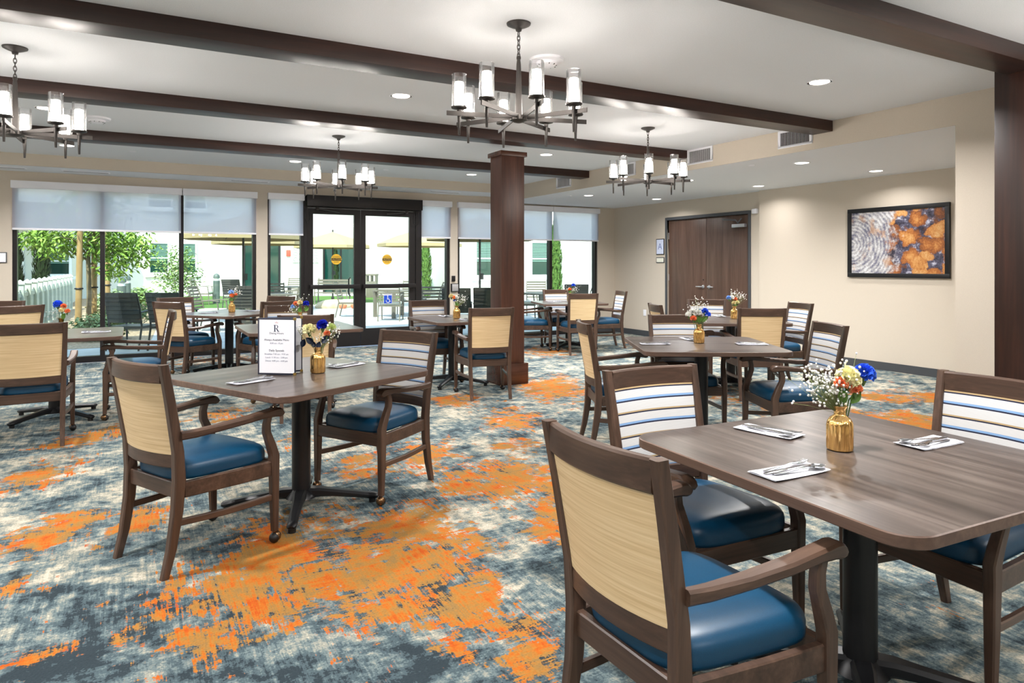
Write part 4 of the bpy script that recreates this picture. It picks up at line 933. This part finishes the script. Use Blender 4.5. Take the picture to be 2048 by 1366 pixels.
def foliage(mb, c, rad, n, size, rg, shell=.45, drop=0.0, wide=.17):
    for i in range(n):
        d = Vector((rg.gauss(0, 1), rg.gauss(0, 1), rg.gauss(0, 1))).normalized(); k = rg.uniform(shell, 1) ** .6
        p = Vector((c[0] + d.x * rad[0] * k, c[1] + d.y * rad[1] * k, c[2] + d.z * rad[2] * k))
        a = rg.uniform(0, 6.28); ax = Vector((math.cos(a), math.sin(a), rg.uniform(-.9, .4) - drop)).normalized(); nr = Vector((rg.gauss(0, .5), rg.gauss(0, .5), 1)).normalized()
        s = ax.cross(nr).normalized(); L = size * rg.uniform(.7, 1.3); w = L * wide; mid = p + ax * L * .5 + nr * L * .06
        mb.poly((p, mid - s * w, p + ax * L, mid + s * w))
    return mb
def tree():
    x, y = -.78, 16.1; rg = random.Random(3)
    t = thing('young_tree', 'young leafy tree staked with wooden poles outside the window', 'tree', (x, y, GZ))
    tr = MB().tube([(0, 0, 0), (.02, 0, .8), (.0, .02, 1.6), (.05, 0, 2.6), (.1, .02, 3.6)], [.05, .045, .04, .03, .012], 8)
    for a, z, L in ((.3, 1.4, 1.0), (2.6, 1.5, 1.1), (4.2, 1.6, .9), (1.4, 1.9, .9), (5.4, 1.8, 1.0), (3.3, 2.1, 1.0)): tr.tube([(0, 0, z), (math.cos(a) * L * .5, math.sin(a) * L * .4, z + .3), (math.cos(a) * L, math.sin(a) * L * .8, z + .35)], [.02, .014, .005], 6)
    tr.build('trunk', M['bark'], t, smooth=60)
    mb = MB()
    for c, r_, n in (((-.55, 0, 1.85), (.55, .55, .32), 420), ((.35, .1, 1.85), (.7, .6, .42), 620), ((.8, 0, 1.75), (.5, .5, .45), 380), ((-.1, .1, 2.4), (.9, .8, .5), 700), ((.2, .1, 3.1), (.8, .7, .6), 600), ((-.9, 0, 1.95), (.3, .3, .18), 120), ((.45, -.1, 1.35), (.35, .3, .25), 160)):
        foliage(mb, c, r_, int(n * 1.45), .135, rg, .1, .5)
    mb.build('crown', M['tree_leaf'], t, kind='stuff')
tree()
for x, y, dx, lab in [(-.93, 15.75, .05, 'nearest peeled wooden tree stake, beside the trunk'), (-.70, 16.5, .02, 'middle peeled wooden tree stake behind the trunk'), (-.5, 18.2, .0, 'farthest peeled wooden tree stake, near the mullion')]:
    o = thing('tree_stake', lab, 'stake', (x, y, GZ), group='wooden stakes around the young tree')
    MB().tube([(0, 0, 0), (dx, 0, 2.9)], [.062, .05], 10).build('pole', M['pole'], o, smooth=60)
    MB().tube([(dx * .3 + .065 * math.cos(a), .065 * math.sin(a), .95) for a in [2 * math.pi * k / 12 for k in range(12)]], .016, 5, loop=True).build('tie_strap', M['black'], o, smooth=60)
def shrub(x, y, rx, rz, n, mat, lab, size=.1, name='shrub', seed=1):
    rg = random.Random(seed); t = thing(name, lab, 'shrub', (x, y, GZ), group='shrubs in the planting bed')
    tr = MB()
    for i in range(6):
        a = i * 1.05; tr.tube([(0, 0, 0), (rx * .4 * math.cos(a), rx * .4 * math.sin(a), rz * .9), (rx * .7 * math.cos(a), rx * .7 * math.sin(a), rz * 1.5)], [.012, .009, .004], 5)
    tr.build('stems', M['bark'], t); foliage(MB(), (0, 0, rz), (rx, rx, rz), int(n * 2.4), size, rg, .05, 0, .26).build('foliage', mat, t, kind='stuff')
shrub(-.52, 14.9, .52, .26, 700, M['sage'], 'grey-green shrub nearest the window, at the stake foot', .09, seed=11)
shrub(-.12, 17.4, .5, .33, 700, M['sage'], 'grey-green shrub beside the bollard light', .1, seed=12)
shrub(-.45, 19.5, .5, .42, 500, M['sage'], 'grey-green shrub between the stakes and bollard', .1, seed=13)
shrub(.1, 26.0, .7, .35, 500, M['olive'], 'low bright green shrub behind the bollard lights', .14, seed=14)
shrub(1.5, 28.2, .85, 1.1, 760, M['olive'], 'tall airy olive shrub in front of the blinds windows', .13, 'olive_shrub', 15)
M['cypress_lit'] = speckle('cypress_sunlit_green', (58, 92, 36), (112, 148, 66), 16, .8, 0)  # lighter copy of the cypress green, with sunlight put into the colour
def cypress(x, y, h, r, lab, seed, mt='cypress'):
    rg = random.Random(seed); t = thing('cypress_tree', lab, 'tree', (x, y, GZ), group='slim cypress trees'); mb = MB()
    for i in range(1500):
        z = rg.uniform(.02, 1); k = r * min(1, (1.02 - z) * 2.6) * min(1, z * 6 + .4) * rg.uniform(.5, 1.05); a = rg.uniform(0, 6.28)
        p = Vector((k * math.cos(a), k * math.sin(a), z * h)); ax = Vector((math.cos(a) * .3, math.sin(a) * .3, 1)).normalized(); s = Vector((-math.sin(a), math.cos(a), 0)); L = rg.uniform(.1, .2)
        mb.poly((p - s * .035, p + s * .035, p + ax * L))
    mb.lathe([(r * .3, .05), (r * .6, h * .15), (r * .55, h * .6), (.02, h * .95)], 8)
    mb.build('foliage', M[mt], t, kind='stuff'); MB().tube([(0, 0, -.0), (0, 0, h * .3)], .04, 6).build('trunk', M['bark'], t)
cypress(-3.3, 27.1, 2.55, .2, 'slim dark cypress at the picture edge beside the shaded building', 1); cypress(-2.62, 27.1, 2.9, .25, 'slim dark cypress nearest the shaded building window', 2)
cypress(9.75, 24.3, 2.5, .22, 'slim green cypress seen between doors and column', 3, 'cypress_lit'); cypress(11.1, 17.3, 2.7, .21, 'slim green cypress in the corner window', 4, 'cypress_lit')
cypress(8.55, 32.9, 2.3, .16, 'small cypress standing before the far glass door', 5)

# picket fence
def fence():
    x0, y0, x1, y1 = -1.87, 14.9, -1.72, 25.6; n = 12; L = math.hypot(x1 - x0, y1 - y0)
    t = thing('picket_fence', 'white vinyl fence with capped posts beside the planting bed', 'fence', (x0, y0, GZ), math.atan2(y1 - y0, x1 - x0))
    for i in range(n + 1):
        a = L * i / n; p = MB().box(a - .065, a + .065, -.065, .065, 0, 1.04).build('post', M['vinyl_fence'], t)
        MB().box(a - .085, a + .085, -.085, .085, 1.04, 1.07).loft([[(a + u, v, 1.07) for u, v in rect(.15, .15)], [(a + u, v, 1.13) for u, v in rect(.01, .01)]]).build('post_cap', M['vinyl_fence'], p)
        if i < n:
            for j in range(5):
                b = a + L / n * (j + .5) / 5 + .0; MB().box(b - .075, b + .075, -.012, .012, .06, .96 - .06 * math.sin(math.pi * (j + .5) / 5)).build('picket', M['vinyl_fence'], t)
            MB().box(a, a + L / n, -.03, .03, .2, .28).box(a, a + L / n, -.03, .03, .8, .88).build('rail', M['vinyl_fence'], t)
fence()
def bollard(x, y, lab):
    t = thing('bollard_light', lab, 'bollard light', (x, y, GZ), group='green-grey bollard lights')
    MB().lathe([(.115, 0), (.115, .84)], 20).build('post', M['bollard'], t, smooth=40); MB().lathe([(.085, .84), (.085, .93)], 16).build('lens', M['trimw'], t, smooth=40)
    MB().lathe([(.115, .93), (.115, .98), (.1, 1.04), (.06, 1.08), (.005, 1.1)], 20).build('dome_cap', M['bollard'], t, smooth=60)
bollard(-.26, 23.6 - 2.2, 'nearer bollard light beside the grey-green shrubs'); bollard(-.16, 24.6, 'farther bollard light behind its twin'); bollard(2.69, 27.1, 'bollard light past the olive shrub near the patio chairs')

# market umbrellas
def make_umbrella():
    t = thing('market_umbrella', 'x', 'umbrella'); n = 8; r, z0, z1 = 1.42, 2.12, 2.62
    mb = MB(); k = len(mb.v); mb.v.append((0, 0, z1)); ring = [(r * math.cos(2 * math.pi * i / n), r * math.sin(2 * math.pi * i / n), z0) for i in range(n)]; mid = [(x * .55, y * .55, z0 + (z1 - z0) * .52) for x, y, z in ring]; low = [(x, y, z0 - .1) for x, y, z in ring]
    mb.v += mid + ring + low
    for i in range(n):
        j = (i + 1) % n; mb.face((0, 1 + i, 1 + j)); mb.face((1 + i, 1 + n + i, 1 + n + j, 1 + j)); mb.face((1 + n + i, 1 + 2 * n + i, 1 + 2 * n + j, 1 + n + j))
    mb.build('canopy', M['umbrella'], t)
    MB().tube([(0, 0, 0), (0, 0, z1 + .08)], .028, 8).build('pole', M['patio_dark'], t, smooth=60); MB().lathe([(.3, 0), (.3, .05), (.06, .09), (.05, .25)], 20).build('base', M['patio_dark'], t, smooth=40)
    for i in range(n): a = 2 * math.pi * i / n; MB().tube([(0, 0, z1 - .06), (r * .97 * math.cos(a), r * .97 * math.sin(a), z0 - .03)], .012, 5).build('rib', M['patio_dark'], t)
    MB().box(.02, .09, -.03, .03, 1.05, 1.2).build('crank', M['patio_dark'], t)
    return t
um = make_umbrella()
for i, (x, y, rz, lab) in enumerate([(2.34, 17.57, 10, 'tan market umbrella nearest the windows, dark pole in the single pane'), (3.4, 21.6, 30, 'tan market umbrella seen behind the sidelight'), (6.4, 25.0, 5, 'tan market umbrella seen through the tree-side door leaf'), (8.45, 21.6, 20, 'tan market umbrella seen through the column-side door leaf'), (7.56, 15.25, 0, 'tan market umbrella with only its pole showing beside the column')]):
    o = um if i == 0 else copy_tree(um); place(o, (x, y, GZ), R(rz)); o['label'] = lab; o['group'] = 'tan market umbrellas in the courtyard'
# patio chairs
def make_patio(fr, cush, back):
    t = thing('patio_chair', 'x', 'chair'); w = .27
    for s in (-1, 1):
        MB().tube([(s * w, .27, 0), (s * w, .25, .42), (s * w, .22, .64)], .016, 6).build('leg', fr, t, smooth=60)
        MB().tube([(s * w, -.34, 0), (s * w, -.24, .4), (s * w, -.30, .7), (s * w, -.40, .95)], .016, 6).build('leg', fr, t, smooth=60)
        MB().ybar([(s * w, -.29, .63, .045, .02), (s * w, .1, .66, .045, .02), (s * w, .26, .64, .045, .02)], .004).build('armrest', fr, t)
    MB().box(-w, w, -.25, .26, .36, .40).build('seat_frame', fr, t)
    if cush: MB().box(-w + .02, w - .02, -.23, .26, .40, .47).build('seat_cushion', cush, t, bevel=.02)
    n = 7
    for i in range(n):
        z = .50 + .42 * i / (n - 1); y = -.27 - .13 * (z - .5) / .45 - .01
        MB().xbar([(-w, y, z, .012, .042 if back else .078), (0, y - .03, z, .012, .042 if back else .078), (w, y, z, .012, .042 if back else .078)], .002).build('slat', fr, t)
    return t
pa, pdk = make_patio(M['patio'], M['cushion'], True), make_patio(M['patio_dark'], None, False)
PC = [(0, 2.2, 26.6, -20, 'patio chair with cream cushion under the olive shrub'), (0, 1.47, 15.9, -25, 'patio chair with cream cushion nearest the single pane'), (1, 2.87, 23.4, 62, 'dark-backed patio chair behind the umbrella pole'), (1, 2.25, 16.1, 60, 'dark woven patio chair at the foot of the umbrella pole'),
      (0, 3.3, 18.76, 70, 'taupe patio chair at the edge of the sidelight'), (0, 4.92, 24.7, 240, 'taupe patio chair facing the sidelight'), (0, 3.95, 20.1, 150, 'first of two patio chairs turned sideways in the sidelight'), (0, 4.32, 21.1, 150, 'second of two patio chairs turned sideways in the sidelight'),
      (0, 5.75, 16.7, 62, 'patio chair behind the wheelchair decal'), (0, 5.18, 18.4, -28, 'patio chair sideways behind the door stile'), (0, 6.95, 18.6, 235, 'patio chair on the far side of the courtyard table'), (0, 7.2, 17.6, 150, 'patio chair in the column-side sidelight'), (0, 5.95, 14.2, 60, 'patio chair just past the card reader'),
      (0, 9.0, 15.4, -40, 'patio chair just past the wooden column'), (0, 9.9, 16.4, 240, 'patio chair facing in the corner window'), (0, 10.2, 14.6, 160, 'patio chair at the edge of the corner window'), (1, 9.3, 13.6, 60, 'dark patio chair behind the corner table flowers'),
      (1, .02, 13.15, 60, 'dark patio chair close outside the tree window'), (1, .62, 12.85, 60, 'dark patio chair close outside, beside the window table'), (1, 5.72, 12.55, 62, 'dark patio chair outside next to the wooden column'), (1, 6.38, 12.5, 62, 'dark patio chair outside, mostly behind the wooden column')]
used = [False, False]
for k, x, y, f, lab in PC:
    src = (pa, pdk)[k]; o = src if not used[k] else copy_tree(src); used[k] = True
    place(o, (x, y, GZ), R(f - 90)); o['label'] = lab; o['group'] = 'taupe patio chairs' if k == 0 else 'dark patio chairs'
def make_ptable():
    t = thing('patio_table', 'x', 'table')
    for i in range(8): MB().box(-.5, .5, -.5 + .127 * i, -.5 + .127 * i + .11, .69, .72).build('slat', M['patio'], t)
    for sx in (-1, 1):
        for sy in (-1, 1): MB().box(sx * .44 - .04, sx * .44 + .04, sy * .44 - .04, sy * .44 + .04, 0, .69).build('leg', M['patio'], t)
    return t
pt = make_ptable()
for i, (x, y, lab) in enumerate([(6.3, 17.7, 'slatted courtyard table seen through the column-side door leaf'), (2.95, 17.05, 'slatted courtyard table under the nearest umbrella'), (8.9, 14.5, 'slatted courtyard table past the wooden column'), (4.2, 22.6, 'slatted courtyard table seen through the sidelight')]):
    o = pt if i == 0 else copy_tree(pt); place(o, (x, y, GZ), R(15)); o['label'] = lab; o['group'] = 'slatted patio tables'
def bench():
    t = thing('garden_bench', 'taupe garden bench behind the caution decal door leaf', 'bench', (6.15, 24.1, GZ), R(-29))
    for i in range(4): MB().box(-.6, .6, -.2 + .11 * i, -.11 + .11 * i, .42, .45).build('seat_slat', M['patio'], t)
    for i in range(4): MB().box(-.6, .6, .24 + .02 * i, .26 + .02 * i, .52 + .1 * i, .6 + .1 * i).build('back_slat', M['patio'], t)
    for s in (-.56, .56): MB().tube([(s, -.2, 0), (s, -.2, .62), (s, .22, .64)], .022, 6).tube([(s, .25, 0), (s, .24, .45), (s, .33, .95)], .022, 6).build('leg', M['patio'], t, smooth=60)
bench()
rk = MB(); rg = random.Random(5)
rk.loft([[(k * .62 * math.cos(a) * (1 + .12 * mnoise.noise((math.cos(a) * 2, math.sin(a) * 2, z * 9))), k * .4 * math.sin(a), z) for a in [2 * math.pi * i / 18 for i in range(18)]] for k, z in ((.95, 0), (1, .06), (.85, .17), (.55, .25), (.15, .28))])
o = rk.build('boulder', M['stone'], smooth=60); o.location = (5.8, 22.5, GZ); tag(o, 'low tan boulder on the courtyard paving seen through the door', 'boulder')
for i, (x, y) in enumerate([(5.95, 21.95), (6.3, 21.85)]):
    o = MB().lathe([(.08, 0), (.12, .05), (.13, .12), (.09, .14)], 14).build('clay_pot', M['terracotta'], smooth=40); o.location = (x, y, GZ); tag(o, 'small terracotta pot %s the boulder' % ('against' if i == 0 else 'farther along from'), 'pot', 'terracotta pots by the boulder')
def trash():
    t = thing('trash_can', 'tall taupe trash can beyond the column-side door leaf', 'trash can', (9.1, 28.9, GZ), R(-29))
    MB().box(-.22, .22, -.22, .22, 0, .7).build('body', M['patio'], t, bevel=.01); MB().box(-.22, -.17, -.22, .22, .7, .95).box(.17, .22, -.22, .22, .7, .95).box(-.02, .02, -.22, .22, .7, .95).build('hood_side', M['patio'], t); MB().box(-.24, .24, -.24, .24, .95, 1.02).build('lid', M['patio'], t, bevel=.01)
trash()
